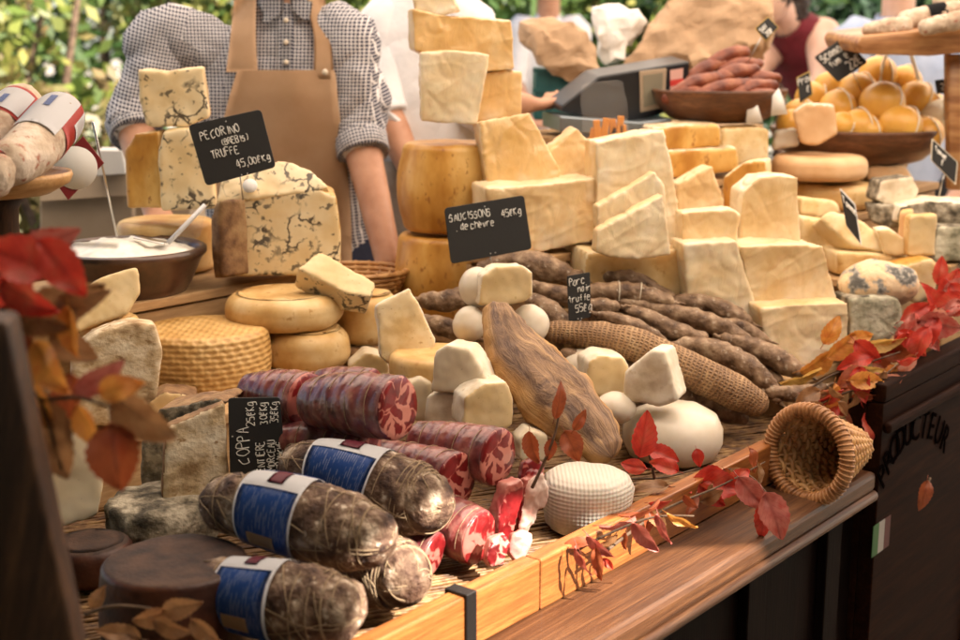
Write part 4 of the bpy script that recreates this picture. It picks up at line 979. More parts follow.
wheel('cheese_round', 'low golden cheese wheel under the small white wedges', 388, 482, 362, 402, 1.88, 'rind_tan')
cheese('cheese_wedge', 'upright white wedge on the low golden wheel', 'cheese wedge', [(430, 392), (434, 352), (446, 345), (468, 348), (488, 382), (462, 394)], 1.76, -20, .045, ('paste_ivory', 'rind_white'), vox=.0035)
cheese('cheese_wedge', 'yellow-cored wedge with grey rind beside the ham', 'cheese wedge', [(462, 428), (464, 398), (484, 384), (508, 382), (514, 400), (513, 425), (500, 432)], 1.72, 20, .05, ('paste_pale', 'rind_white'), vox=.0035)
cheese('cheese_wedge', 'grey white rind piece left of the yellow-cored wedge', 'cheese wedge', [(424, 432), (426, 396), (440, 392), (466, 396), (466, 428)], 1.77, -15, .05, ('rind_white', 'rind_white'), vox=.0035)
cheese('cheese_wedge', 'small pale piece tucked behind the marbled coppa', 'cheese wedge', [(405, 420), (406, 384), (420, 378), (432, 384), (432, 425)], 1.80, 5, .04, ('paste_ivory', 'rind_white'), vox=.0035)
cheese('cheese_wedge', 'cream wedge behind the thin coppa right of the wide pecorino', 'cheese wedge', [(352, 392), (350, 366), (366, 352), (388, 358), (392, 388)], 1.98, 10, .05, ('paste_pale', 'rind_white'), vox=.0035)
cheese('cheese_wedge', 'small ivory wedge in front of the ham, right of the netted coppa', 'cheese wedge', [(520, 462), (518, 440), (530, 430), (548, 436), (552, 462)], 1.70, 14, .04, ('paste_ivory', 'rind_white'), vox=.0035)
cheese('cheese_half', 'brown rinded half between the grey tan cheese and the wide pecorino', 'cheese half', [(146, 428), (144, 404), (164, 392), (196, 396), (200, 424)], 1.80, 10, .06, ('paste_pale', 'rind_brown'), vox=.004)
# ---- left: wheels
wheel('pecorino_round', 'wide pecorino wheel with basket pattern on its top and side', 138, 272, 341, 398, 1.97, 'rind_basket', bulge=.003)
wheel('cheese_round', 'upper smooth wheel of the pair behind the wide pecorino', 225, 345, 303, 337, 2.06, 'rind_tan', rd=.022)
wheel('cheese_round', 'lower smooth wheel of the pair behind the wide pecorino', 262, 351, 337, 377, 2.04, 'rind_tan', rd=.022)
wheel('cheese_round', 'small tan wheel right of the stacked pair under a blue slice', 336, 398, 298, 349, 2.12, 'rind_tan', rd=.02)
wheel('cheese_round', 'dark mouldy wheel under the small tan wheel', 340, 400, 350, 372, 2.10, 'rind_brown', rd=.012, amp=.003)
cheese('cheese_slice', 'pale slice with a dark vein lying on the small tan wheel', 'cheese slice', [(297, 268), (320, 250), (376, 283), (371, 297), (345, 293), (340, 290)], 2.02, 20, .05, ('paste_pale', 'blue_vein'), tilt=45, vox=.004)
# truffle pecorino, half wheel
c0 = P(278, 272, 2.14)
root = thing('truffle_pecorino', 'big half wheel of truffle pecorino with dark veins in its cut face', 'cheese half', c0)
bm = soft(slab([(222, 277), (216, 230), (220, 205), (245, 197), (318, 189), (336, 196), (342, 238), (340, 276)], 2.14, 8, .12), .005, 2, .001, 25, matfn=lambda f: 0 if f.normal.dot(nrm(8)) > .5 else 1)
ob('paste', bm, ['blue_vein', 'rind_tan'], root)
bm = soft(slab([(213, 279), (209, 225), (214, 203), (220, 200), (223, 277)], 2.10, -45, .05), .005, 2, .0015, 25)
ob('rind', bm, 'rind_brown', root)
bm = lathe(P(250, 186, 2.13), [(.012, 0), (.012, .002), (.001, .0022)], 20, nrm(0, 30)); ob('sticker', bm, 'white_paper', root)
cheese('cheese_slice', 'pale truffle cheese piece lying over the half wheel below the tilted sign', 'cheese slice', [(216, 203), (220, 180), (250, 172), (258, 163), (285, 160), (310, 170), (330, 187), (316, 191), (250, 199)], 2.15, 6, .05, ('blue_vein', 'blue_vein'), tilt=35, vox=.004)
wheel('cheese_round', 'golden wheel carrying the cut truffle cheeses at the left', 119, 216, 226, 277, 2.30, 'rind_tan')
cheese('cheese_half', 'left cut truffle cheese standing on the golden wheel', 'cheese half', [(126, 208), (124, 150), (134, 134), (158, 131), (162, 208)], 2.22, -12, .06, ('rind_gold', 'rind_tan'), vox=.0045)
cheese('cheese_half', 'right cut truffle cheese with dark veins standing on the golden wheel', 'cheese half', [(161, 212), (158, 150), (164, 131), (198, 127), (214, 160), (216, 209)], 2.20, 8, .06, ('blue_vein', 'paste'), vox=.0045)
cheese('cheese_block', 'top wrapped truffle cheese block above the two cut halves', 'cheese block', [(146, 126), (138, 95), (138, 69), (168, 71), (203, 66), (206, 98), (210, 117), (185, 128)], 2.22, 8, .07, ('blue_vein', 'wrapped'), vox=.0045)
# pottery bowl of soft cheese
Y = 2.10; r = L(80, Y); c = P(130, 318, Y); c.z = P(130, 318, Y - .05).z
root = thing('pottery_bowl', 'dark brown pottery bowl of creamy white cheese at the left', 'bowl', c)
ob('bowl', lathe(c, [(r * .45, 0), (r * .6, .012), (r * .8, .05), (r * .94, .088), (r * 1.0, .096), (r * 1.0, .104), (r * .95, .107), (r * .90, .100), (r * .86, .088), (.001, .082)], 64), 'pottery', root)
bm = lathe(c + V((0, 0, .084)), [(r * .87, 0), (r * .86, .012), (r * .7, .020), (r * .45, .026), (r * .2, .03), (.001, .031)], 64); bmesh.ops.subdivide_edges(bm, edges=[e for e in bm.edges if e.calc_length() > .012], cuts=1, use_grid_fill=True); bm.normal_update(); rough(bm, .006, 30); rough(bm, .003, 90)
tag(ob('cream_cheese', bm, 'cream'), 'lumpy creamy white cheese filling the pottery bowl', 'soft cheese')
def rod(bm, a, b_, r): tube(bm, [a, b_], [r, r], 8)
root = thing('serving_spatula', 'flat blade stuck in the creamy white cheese of the bowl', 'spatula', P(150, 240, 2.08))
bm = bmesh.new(); box(bm, P(150, 240, 2.08), .05, .016, .002, V((.95, -.1, -.18)).normalized(), V((.1, .98, .1)).normalized()); ob('blade', bev(bm, .0006, 1), 'metal', root)
bm = bmesh.new(); rod(bm, P(168, 243, 2.08), P(205, 205, 2.12), .004); ob('handle', bm, 'label_white', root)
bm = slab([(172, 238), (196, 208), (206, 212), (200, 236), (185, 246)], 2.06, 15, .004); tag(ob('film_bag', bev(bm, .001, 1), 'film'), 'crumpled clear film packet at the right rim of the pottery bowl', 'plastic film')
cheese('cheese_wedge', 'thick yellow cheese quarter lying in front of the pottery bowl', 'cheese wedge', [(70, 334), (78, 296), (98, 278), (138, 266), (142, 292), (128, 314), (100, 324)], 1.85, 25, .05, ('paste_pale', 'paste_pale'), tilt=15, vox=.004)
wheel('cheese_round', 'small round cheese hidden under the thick yellow quarter before the bowl', 82, 142, 322, 388, 1.90, 'rind_tan')
cheese('cheese_half', 'grey tan cheese with a coarse washed rind behind the orange leaves', 'cheese half', [(72, 428), (70, 352), (92, 334), (130, 322), (154, 326), (162, 350), (158, 398), (120, 426)], 1.72, 15, .07, ('rind_wash', 'rind_wash'), tilt=5, vox=.0045)
cheese('cheese_wedge', 'wedge with a pale crumbly face beside the chalk price sign', 'cheese wedge', [(162, 503), (166, 428), (226, 402), (229, 480), (225, 497), (180, 506)], 1.53, 20, .02, ('rind_wash', 'rind_brown'), vox=.003)
cheese('cheese_wedge', 'brown rinded half behind the pale crumbly wedge', 'cheese wedge', [(138, 502), (142, 442), (158, 408), (218, 398), (228, 402), (170, 428), (170, 506)], 1.58, -15, .06, ('rind_mould', 'rind_brown'), vox=.0035, amp=.003)
wheel('cheese_round', 'dark mouldy wheel under the crumbly wedge left of the salamis', 106, 222, 516, 562, 1.52, 'rind_mould', amp=.004, sc=50)
cheese('cheese_wedge', 'smooth ivory cheese piece behind the brown leaves at the left', 'cheese wedge', [(42, 535), (38, 480), (52, 440), (70, 428), (90, 436), (104, 480), (98, 518)], 1.50, 20, .06, ('paste_ivory', 'paste_pale'), vox=.004)
wheel('cheese_round', 'small brown wheel in shade behind the darkest wheel', 48, 136, 556, 595, 1.42, 'rind_dark_shaded', topmat='rind_dark_shaded_top')
wheel('cheese_round', 'very dark wheel in the near left corner', 102, 256, 588, 688, 1.24, 'rind_dark_shaded', topmat='rind_dark_shaded_top', rd=.007, bulge=.004)
# ---- back: big wheels and wrapped chunks
wheel('parmesan_round', 'upper bulging golden wheel of the tall parmesan stack', 402, 500, 146, 236, 2.42, 'rind_gold', bulge=.010, rd=.014)
wheel('parmesan_round', 'lower golden wheel of the tall parmesan stack behind the sausages', 398, 502, 240, 330, 2.42, 'rind_gold', bulge=.008, rd=.014)
G = 'wrapped parmesan chunks on the back of the table'
cheese('parmesan_chunk', 'uppermost wide wrapped chunk on the tall stack', 'parmesan', [(414, 50), (412, 8), (440, 14), (512, 20), (516, 70), (470, 74)], 2.40, 10, .07, ('wrapped_gold', 'wrapped'), group=G)
cheese('parmesan_chunk', 'pale tapered chunk standing at the front of the tall stack', 'parmesan', [(421, 121), (420, 52), (456, 50), (490, 54), (478, 125), (440, 124)], 2.33, 6, .045, ('wrapped_pale', 'wrapped'), group=G)
cheese('parmesan_chunk', 'square chunk behind the pale tapered one on the tall stack', 'parmesan', [(455, 122), (455, 73), (505, 70), (522, 72), (521, 118), (490, 122)], 2.42, 12, .06, ('wrapped_gold', 'wrapped'), group=G)
cheese('parmesan_chunk', 'small broken piece on the very top of the tall stack', 'parmesan', [(416, 12), (412, -10), (450, -14), (462, 12), (440, 16)], 2.40, 6, .05, ('wrapped_pale', 'wrapped'), group=G)
cheese('parmesan_chunk', 'leaning pointed chunk right of the golden wheels', 'parmesan', [(487, 186), (480, 122), (530, 112), (545, 140), (562, 172), (558, 186)], 2.32, 10, .06, ('wrapped_gold', 'wrapped'), tilt=8, group=G)
cheese('parmesan_chunk', 'short tilted chunk left of the tall wrapped pair', 'parmesan', [(545, 182), (550, 150), (578, 127), (596, 150), (598, 180)], 2.36, 14, .05, ('wrapped', 'wrapped_gold'), group=G)
cheese('parmesan_chunk', 'large block right behind the dark sausage sign', 'parmesan', [(488, 254), (486, 188), (535, 185), (597, 178), (598, 240), (540, 253)], 2.24, 14, .10, ('wrapped', 'wrapped_pale'), group=G)
cheese('parmesan_chunk', 'tall wrapped chunk, the tallest in the middle', 'parmesan', [(598, 246), (596, 142), (640, 134), (664, 130), (672, 165), (682, 225), (674, 250)], 2.27, 12, .07, ('wrapped_pale', 'wrapped'), group=G)
cheese('parmesan_chunk', 'upper triangular wrapped slice leaning on the tallest chunk', 'parmesan', [(598, 228), (597, 206), (655, 172), (664, 186), (668, 232), (610, 238)], 2.18, 14, .025, ('wrapped_pale', 'wrapped'), vox=.004, group=G)
cheese('parmesan_chunk', 'lower triangular wrapped slice leaning on the tallest chunk', 'parmesan', [(596, 252), (598, 230), (664, 194), (672, 256), (640, 259), (612, 257)], 2.14, 16, .025, ('wrapped_pale', 'wrapped'), vox=.004, group=G)
cheese('parmesan_chunk', 'yellow block carrying the tallest chunk', 'parmesan', [(584, 305), (587, 252), (640, 256), (682, 248), (686, 292), (660, 312)], 2.20, 12, .14, ('rind_tan', 'paste'), group=G)
cheese('parmesan_chunk', 'sharp triangular chunk right of the tallest one', 'parmesan', [(676, 214), (677, 184), (712, 166), (724, 200), (724, 214)], 2.42, 8, .05, ('wrapped', 'wrapped'), group=G)
cheese('parmesan_chunk', 'flat-topped chunk on the tall pale wedge', 'parmesan', [(682, 246), (681, 212), (730, 209), (740, 214), (738, 246)], 2.22, 6, .05, ('wrapped', 'wrapped_pale'), group=G)
cheese('parmesan_chunk', 'tall pale wedge right behind the sausage tips', 'parmesan', [(690, 318), (683, 244), (737, 240), (748, 280), (762, 320), (735, 326)], 2.18, 8, .08, ('wrapped_pale', 'wrapped_pale'), group=G)
cheese('parmesan_chunk', 'round-shouldered chunk on the wide block at the right', 'parmesan', [(740, 243), (744, 192), (760, 177), (778, 175), (799, 177), (799, 246), (770, 247)], 2.27, 8, .07, ('wrapped', 'wrapped_pale'), group=G)
cheese('parmesan_chunk', 'wide block under the round-shouldered chunk', 'parmesan', [(750, 304), (740, 246), (800, 244), (824, 246), (838, 300), (800, 306)], 2.20, 10, .10, ('wrapped', 'wrapped_pale'), group=G)
cheese('parmesan_chunk', 'broad low block at the front right under the wide one', 'parmesan', [(768, 362), (760, 308), (800, 304), (848, 302), (850, 345), (810, 366)], 2.16, 12, .09, ('wrapped_pale', 'wrapped'), group=G)
cheese('cheese_block', 'upper brown rinded slab of the pair below the sausage bowl', 'cheese block', [(655, 150), (653, 128), (690, 124), (720, 124), (722, 146), (690, 151)], 2.68, 4, .12, ('rind_gold', 'rind_wash'))
cheese('cheese_block', 'lower brown rinded slab of the pair below the sausage bowl', 'cheese block', [(664, 178), (662, 151), (700, 149), (738, 147), (740, 170), (700, 178)], 2.66, 4, .12, ('rind_gold', 'rind_wash'))
cheese('cheese_block', 'square yellow block right of the brown slabs', 'cheese block', [(722, 165), (721, 128), (760, 126), (770, 130), (768, 162)], 2.74, 6, .08, ('paste', 'rind_tan'))
cheese('cheese_wedge', 'upright yellow wedge between the slabs and the stacked wheels', 'cheese wedge', [(724, 214), (722, 178), (744, 162), (766, 160), (768, 205), (750, 216)], 2.52, -20, .07, ('rind_gold', 'paste'))
wheel('cheese_round', 'upper pinkish wheel of the right hand stack', 772, 866, 159, 183, 2.78, 'rind_pink', rd=.018)
wheel('cheese_round', 'lower pinkish wheel of the right hand stack', 786, 876, 187, 212, 2.80, 'rind_tan', rd=.018)
cheese('cheese_block', 'pink tinged block with a white top on the upper wheel', 'cheese block', [(800, 143), (792, 112), (806, 103), (834, 105), (838, 135), (816, 146)], 2.74, -14, .05, ('rind_pink', 'white_smooth'), mode='top')
cheese('cheese_block', 'white piece lying left on the upper wheel of the right stack', 'cheese block', [(772, 150), (776, 132), (796, 128), (800, 146)], 2.80, -10, .06, ('white_smooth', 'white_smooth'))
# cut pieces at the right
cheese('cheese_slice', 'flat pale slice left of the leaning chalk sign', 'cheese slice', [(800, 215), (802, 197), (838, 202), (842, 214), (820, 218)], 2.55, 10, .05, ('paste', 'paste_pale'))
cheese('cheese_wedge', 'yellow wedge under the flat pale slice', 'cheese wedge', [(800, 255), (802, 216), (836, 222), (840, 250), (825, 258)], 2.48, 14, .06, ('paste', 'paste'))
cheese('cheese_wedge', 'long wedge pointing left in the heap of cut pieces', 'cheese wedge', [(820, 218), (832, 210), (862, 220), (890, 240), (884, 252), (850, 246)], 2.42, 10, .05, ('paste', 'paste_pale'), tilt=25)
cheese('cheese_wedge', 'small pale wedge at the right of the cut heap', 'cheese wedge', [(884, 256), (876, 230), (888, 228), (910, 242), (908, 256)], 2.40, -6, .05, ('paste_pale', 'paste_ivory'))
cheese('cheese_block', 'upright pale slab with tan side at the right', 'cheese block', [(908, 256), (910, 216), (938, 214), (936, 257)], 2.38, 4, .03, ('paste_pale', 'rind_tan'), vox=.004)
cheese('cheese_block', 'tan block half hidden left of the upright slab', 'cheese block', [(897, 244), (899, 213), (912, 211), (912, 250)], 2.42, -20, .05, ('rind_pink', 'rind_tan'), vox=.004)
cheese('cheese_block', 'long flat cheese carrying the cut pieces at the right', 'cheese block', [(838, 275), (837, 252), (880, 254), (912, 256), (912, 268), (870, 276)], 2.40, 8, .09, ('rind_tan', 'paste'))
cheese('cheese_wedge', 'yellow wedge at the far right behind the mouldy boule', 'cheese wedge', [(905, 300), (902, 266), (930, 258), (942, 266), (936, 296), (920, 304)], 2.34, 10, .06, ('paste', 'rind_gold'))
cheese('blue_cheese', 'white faced cheese with a black mouldy rind near the right edge', 'cheese half', [(876, 200), (880, 180), (912, 177), (920, 190), (914, 205), (890, 208)], 2.62, 6, .06, ('rind_white', 'rind_mould'), vox=.004, amp=.003)
cheese('blue_cheese', 'dark mouldy cheese under the white faced one', 'cheese half', [(872, 222), (868, 206), (900, 204), (905, 226), (885, 228)], 2.60, -10, .07, ('rind_mould', 'rind_mould'), vox=.004, amp=.003)
cheese('blue_cheese', 'wide grey crusted cheese at the right edge behind the upright slab', 'cheese half', [(896, 222), (900, 206), (930, 200), (975, 204), (978, 228), (940, 224)], 2.55, -4, .10, ('rind_mould', 'rind_white'), vox=.005, amp=.003)
cheese('blue_cheese', 'grey crusted cheese at the right edge, lower of two', 'cheese half', [(934, 262), (936, 226), (965, 226), (985, 234), (982, 262)], 2.50, -6, .10, ('rind_green', 'rind_mould'), vox=.005, amp=.003)
cheese('cheese_block', 'reddish crusted block behind the white faced cheese', 'cheese block', [(868, 180), (870, 165), (905, 166), (916, 180), (880, 184)], 2.85, 4, .08, ('rind_pink', 'rind_wash'))
bm = bmesh.new(); ball(bm, P(879, 284, 2.26), L(42, 2.26), .055, L(24, 2.26), 40, 26); rough(bm, .004, 24)
std('boule_rind', [(.10, .095, .085), (.32, .30, .26), (.66, .46, .26), (.72, .54, .34)], 26, .7, .8, 90, .004, lo=.42, hi=.56)
tag(ob('blue_cheese', bm, 'boule_rind'), 'rounded cheese with black and grey mould on the green crusted block', 'cheese half')
cheese('blue_cheese', 'grey green crusted block at the right front by the leaves', 'cheese block', [(850, 345), (849, 298), (872, 296), (900, 298), (905, 325), (890, 340)], 2.20, 8, .07, ('rind_green', 'rind_mould'), vox=.004, amp=.003)
# ---- wooden bowls
def bowl(name, label, x0, x1, yt, yb, Y, mat):
    cx = (x0 + x1) / 2; r = L((x1 - x0) / 2, Y); c = P(cx, yb, Y); h = max(L(yb - yt, Y), .03); c.z = P(cx, yb, Y - r * .6).z
    bm = lathe(c, [(r * .55, 0), (r * .75, h * .15), (r * .92, h * .5), (r, h * .92), (r, h), (r * .95, h), (r * .85, h * .5), (r * .6, h * .2), (.001, h * .15)], 56)
    print('B', label[:30], round(c.z - TOP, 3), uvof(bm), r, h)
    tag(ob(name, bm, mat), label, 'bowl'); return c, r, h
c, r, h = bowl('wooden_bowl', 'brown wooden bowl heaped with red sausages behind the scale', 652, 784, 92, 124, 2.86, 'wood_bowl')
k = 0
for (a, b_, e, lab) in [((676, 93, 2.8), (716, 78, 2.83), 8, 'red sausage pointing at the scale screen'), ((694, 98, 2.78), (746, 84, 2.82), 8, 'long red sausage across the front of the bowl'), ((712, 64, 2.92), (744, 52, 2.94), 8, 'topmost red sausage beside the kraft bag'), ((716, 80, 2.84), (754, 70, 2.88), 8, 'red sausage between the topmost and the long one'), ((735, 94, 2.8), (772, 86, 2.84), 8, 'short red sausage at the right rim of the bowl'), ((688, 80, 2.9), (722, 64, 2.92), 8, 'dark red sausage partly under the kraft bag'), ((744, 100, 2.78), (778, 96, 2.82), 7, 'lowest red sausage at the bowl rim'), ((704, 88, 2.82), (738, 74, 2.86), 7, 'red sausage in the middle of the bowl heap'), ((724, 70, 2.9), (758, 64, 2.92), 7, 'red sausage second from the top'), ((748, 84, 2.86), (776, 78, 2.88), 7, 'red sausage end near the white topped block'), ((668, 98, 2.8), (700, 92, 2.8), 7, 'leftmost red sausage touching the scale')]:
    p, q = pathof([(*a, e * .8), ((a[0] + b_[0]) / 2, (a[1] + b_[1]) / 2 - 3, (a[2] + b_[2]) / 2, e), (*b_, e * .75)], 6)
    p, q = rounded(p, q, sharp=1.1); bm = bmesh.new(); tube(bm, p, q, 18, up=UPZ); rough(bm, .002, 60)
    tag(ob('red_sausage', bm, 'salami_red'), lab, 'sausage', 'red sausages in the wooden bowl')
# yellow smoked cheeses
c, r, h = bowl('wooden_bowl', 'dark wooden bowl of yellow cheese balls at the right', 770, 940, 132, 168, 2.98, 'wood_bowl')
balls = [(800, 118, 20, 2.90), (838, 108, 19, 2.92), (858, 92, 20, 2.98), (882, 104, 23, 2.90), (916, 98, 18, 2.98), (858, 128, 20, 2.86), (900, 126, 22, 2.85), (930, 108, 17, 2.98), (878, 74, 19, 3.04), (830, 88, 17, 3.02), (812, 98, 17, 3.0), (926, 134, 18, 2.88), (868, 132, 16, 2.85), (792, 124, 16, 2.86), (905, 82, 17, 3.06), (842, 126, 15, 2.85)]
where = ['at the far left of the heap', 'left of the hanging sign', 'in the middle under the chalk sign', 'large, in the centre of the heap', 'right of the centre, below the rope loop', 'front left by the white topped block', 'large, at the front rim', 'at the right under the white net bag', 'on top of the heap beside the sign tip', 'at the back left beside the small dark sign', 'behind the small dark sign', 'front right at the rim', 'lowest, at the front rim', 'low at the left beside the red sausages', 'at the back below the rope loop', 'low between the stacked wheels and the rim']
for (x, y, rad, Y), wh in zip(balls, where):
    root = thing('cheese_ball', 'yellow smoked cheese ball ' + wh, 'cheese ball', P(x, y, Y) - V((0, 0, L(rad, Y))), 'yellow smoked cheese balls in the bowl')
    bm = bmesh.new(); ball(bm, P(x, y, Y), L(rad, Y), L(rad, Y), L(rad * .95, Y), 24, 16); rough(bm, .0012, 24); ob('cheese', bm, 'smoked_yellow', root)
    bm = bmesh.new(); a = random.uniform(-.5, .5); ax = V((math.cos(a), .3, math.sin(a))).normalized(); e1 = ax.orthogonal().normalized(); e2 = ax.cross(e1); rr_ = L(rad, Y) * 1.01
    tube(bm, [P(x, y, Y) + ax * .2 * rr_ + (e1 * math.cos(t_ * .2618) + e2 * math.sin(t_ * .2618)) * rr_ for t_ in range(25)], [.0016] * 25, 6); ob('string', bm, 'string_cream', root)
bm = bmesh.new(); tube(bm, *pathof([(880, 82, 3.0, 1.6), (884, 60, 3.0, 1.8), (894, 44, 3.0, 2), (906, 44, 3.0, 2), (914, 64, 3.0, 2), (921, 88, 2.98, 2)], 6), 8); tag(ob('rope_loop', bm, 'string_cream'), 'cream coloured rope loop standing over the yellow balls', 'rope')
boule('net_cheese', 'white string-netted cheese right of the yellow balls', 944, 116, 22, 18, 2.95, 'string_cream', 'cheese ball', .002, 60)
# ---- upper right board of pale salamis
std('board_wood', [(.24, .10, .035), (.36, .17, .065), (.46, .25, .10)], 10, .4, .2, 60, st=(1, 6, 6), coat=.15)
Yb = 2.75
a = P(905, 40, Yb); root = thing('wooden_board', 'raised reddish wooden board carrying pale salamis at the upper right', 'board', a - V((0, 0, .02)))
bm = slab([(858, 44), (862, 36), (1010, 20), (1012, 48), (930, 56), (862, 54)], Yb, 4, .22, -3); ob('board_top', bev(bm, .005, 2), 'board_wood', root)
bm = slab([(948, 54), (962, 54), (962, 190), (950, 190)], Yb + .06, 0, .03); ob('support_post', bev(bm, .003, 1), 'board_wood', root)
for pts, lab in [([(868, 30, 2.78, 7), (890, 27, 2.78, 9), (906, 25, 2.78, 8)], 'short pale salami at the left end of the raised board'), ([(905, 21, 2.82, 10), (935, 15, 2.82, 11), (965, 10, 2.82, 10)], 'pale netted salami with a black band on the raised board'), ([(925, 27, 2.72, 8), (955, 21, 2.72, 9), (985, 15, 2.72, 8)], 'front pale salami at the right edge of the raised board'), ([(940, 2, 2.86, 9), (970, -3, 2.86, 10), (990, -6, 2.86, 9)], 'topmost pale salami over the raised board')]:
    root, pp, rr = salami('salami', lab, pts, 'salami_grey', [], amp=.0012)
    if 'black band' in lab: ob('band', sleeve(pp, rr, .42, .6, -180, 180, .001), 'black_cloth', root)
# ---- upper left tray with three labelled salamis
Yt = 1.50; c = P(-4, 178, Yt); r = L(74, Yt)
root = thing('wooden_tray', 'round wooden footed tray holding labelled salamis at the upper left', 'tray', V((c.x, c.y, TOP)))
ob('dish', lathe(c - V((0, 0, .022)), [(r * .35, 0), (r * .7, .004), (r * .96, .016), (r, .024), (r * .985, .029), (r * .94, .026), (r * .7, .014), (.001, .012)], 64), 'wood_tray', root)
hz = c.z - TOP - .021
ob('foot', lathe(V((c.x, c.y, TOP + .001)), [(.05, 0), (.05, .012), (.02, .025), (.015, hz * .5), (.022, hz - .015), (.03, hz)], 32), 'wood_post', root)
for pts, lab, s in [([(8, 164, 1.42, 23), (28, 152, 1.47, 26), (55, 122, 1.56, 25), (62, 112, 1.60, 20)], 'front speckled salami with red and white label on the round tray', 1), ([(-20, 150, 1.52, 22), (0, 128, 1.56, 24), (22, 104, 1.62, 21)], 'rear speckled salami with a white label on the round tray', 0), ([(-60, 172, 1.42, 24), (-30, 166, 1.40, 26), (-8, 176, 1.39, 25)], 'speckled salami cut off by the left edge on the round tray', 0)]:
    root, pp, rr = salami('salami', lab, pts, 'salami_grey', [], amp=.0012, sc=60)
    lb = ob('paper_label', sleeve(pp, rr, .48, .78, -130, 150, .0012), 'label_red', root)
    ob('white_panel', sleeve(pp, rr, .42 if s else .5, .74, -40, 62, .0020), 'label_white', lb)
    ob('lettering', sleeve(pp, rr, .54, .64, 0, 14, .0028, 5, 5), 'blue_label', lb)
    if s: ob('side_panel', sleeve(pp, rr, .55, .74, 80, 125, .0020), 'label_white', lb)
# ================================================================ SIGNS
GL = dict(A="023962 1555", B="0209495706 0646544202", C="58480604122253", E="59090252 0646", F="590902 0646", G="58480604122253 5535", H="0209 5952 0656", I="3932", K="0209 590652", M="0209356962", N="02096269",
          O="391805133253655839", P="0209495706", R="0209495706 2662", S="583918064654421203", T="0969 3932", U="090412425459", D="0209396553320 2".replace(' ', ''), L="090252", V="093269", N_="")
GL.update({'(': "39180432", ')': "29484422", '4': "390454 4741", '5': "59090646544202", '2': "082958560252", '3': "095936544202", '6': "4916031242544616", '0': "391805133253655839", '7': "095922 1555", '€': "583918041232 0747 0545", ',': "3320", '.': "2232",
           'g': "57271504133354 57513010", 'd': "57271504133354 5952", 'e': "05554717041242", 'c': "56471704124253", 'h': "0209 0627475652", 'v': "072257", 'r': "0207 052757", 'è': "05554717041242 1938", 'o': "2715032242554727", 'n': "0207 0527475652", 'a': "57271504133354 5752", 'u': "0704123254 5752", 'i': "3732 3939", 't': "2942 0747", 'f': "593832 1656", 'l': "3932", 'b': "0209 0527475542220 3".replace(' ', ''), 's': "5727165443120 3".replace(' ', ''), 'm': "0207 0527363236475652", 'p': "0700 052747554202", 'q': "5750 57270412", 'z': "07570252"})
def writing(parent, lines, o, ex, ey, n, th, seed=1):
    """chalk strokes; lines = (text, x, y of the baseline from the top, letter height) in metres on the board"""
    rng = random.Random(seed); bm = bmesh.new()
    for txt, x, y, h in lines:
        w_ = h * .60
        for ch in txt:
            if ch == ' ': x += w_ * .6; continue
            jx, jy, js = rng.uniform(-.05, .05) * h, rng.uniform(-.06, .06) * h, rng.uniform(.9, 1.1)
            for st in GL.get(ch, '').split():
                pp_ = [(int(st[i]) / 6, (int(st[i + 1]) - 2) / 7) for i in range(0, len(st) - 1, 2)]
                pts = [o + ex * (x + jx + a * w_ * .82 * js + rng.uniform(-.03, .03) * h) + ey * (y + jy - b_ * h * js + rng.uniform(-.03, .03) * h) + n * .0006 for a, b_ in pp_]
                if len(pts) == 2 and (pts[0] - pts[1]).length < h * .06: pts[1] = pts[0] + ex * h * .1
                q = smoothpath([(p.x, p.y, p.z, th * rng.uniform(.8, 1.2)) for p in pts], 3) if len(pts) > 2 else [(p.x, p.y, p.z, th) for p in pts]
                tube(bm, [V(a[:3]) for a in q], [a[3] for a in q], 5)
            x += w_ * (.72 if ch in 'Iil.,()' else 1.04)
    if len(bm.verts): return ob('chalk_writing', bm, 'chalk', parent)
def sign(label, corners, Y, yaw, lines, th=.0007, tilt=10, edge=None, pin=None, dots=None, rot=0, mat='slate', seed=1):
    """corners in the picture: top left, top right, bottom right, bottom left"""
    q, n = onplane(corners, Y, yaw, tilt)
    root = thing('price_sign', label, 'sign', min(q, key=lambda p: p.z) + V((0, 0, 0)), 'chalk price signs')
    out = []; m_ = len(q)
    for i in range(m_):
        a, b_, c = q[i - 1], q[i], q[(i + 1) % m_]; r = min((a - b_).length, (c - b_).length) * .06
        d1 = (a - b_).normalized() * r; d2 = (c - b_).normalized() * r
        out += [b_ + d1, b_ + (d1 + d2) * .3, b_ + d2]
    bm = ngon_prism([p for p in out], -n * .0025); ob('board', bev(bm, .0005, 1), mat, root, smooth=False)
    if edge:
        c_ = sum(q, V()) / m_; bm = ngon_prism([c_ + (p - c_) * 1.10 - n * .0028 for p in out], -n * .0015); ob('edging', bm, edge, root, smooth=False)
    k = q[rot:] + q[:rot]; o = k[0]; ex = k[1] - k[0]; w_ = ex.length; ex.normalize(); ey = k[3] - k[0]; h_ = ey.length; ey.normalize()
    writing(root, [(t_, x * w_, y * h_, s * h_) for t_, x, y, s in lines], o, ex, ey, n, th, seed)
    if dots:
        bm = bmesh.new()
        for x, y in dots: bmesh.ops.create_uvsphere(bm, u_segments=8, v_segments=6, radius=.0011, matrix=Matrix.Translation(o + ex * x * w_ + ey * y * h_))
        ob('rivet', bm, 'metal', root)
    if pin:
        bm = bmesh.new()
        for (x0, y0), (x1, y1, dy) in pin: rod(bm, P(x0, y0, Y + .004), P(x1, y1, Y + dy), .0012)
        ob('pin', bm, 'metal', root)
    return root
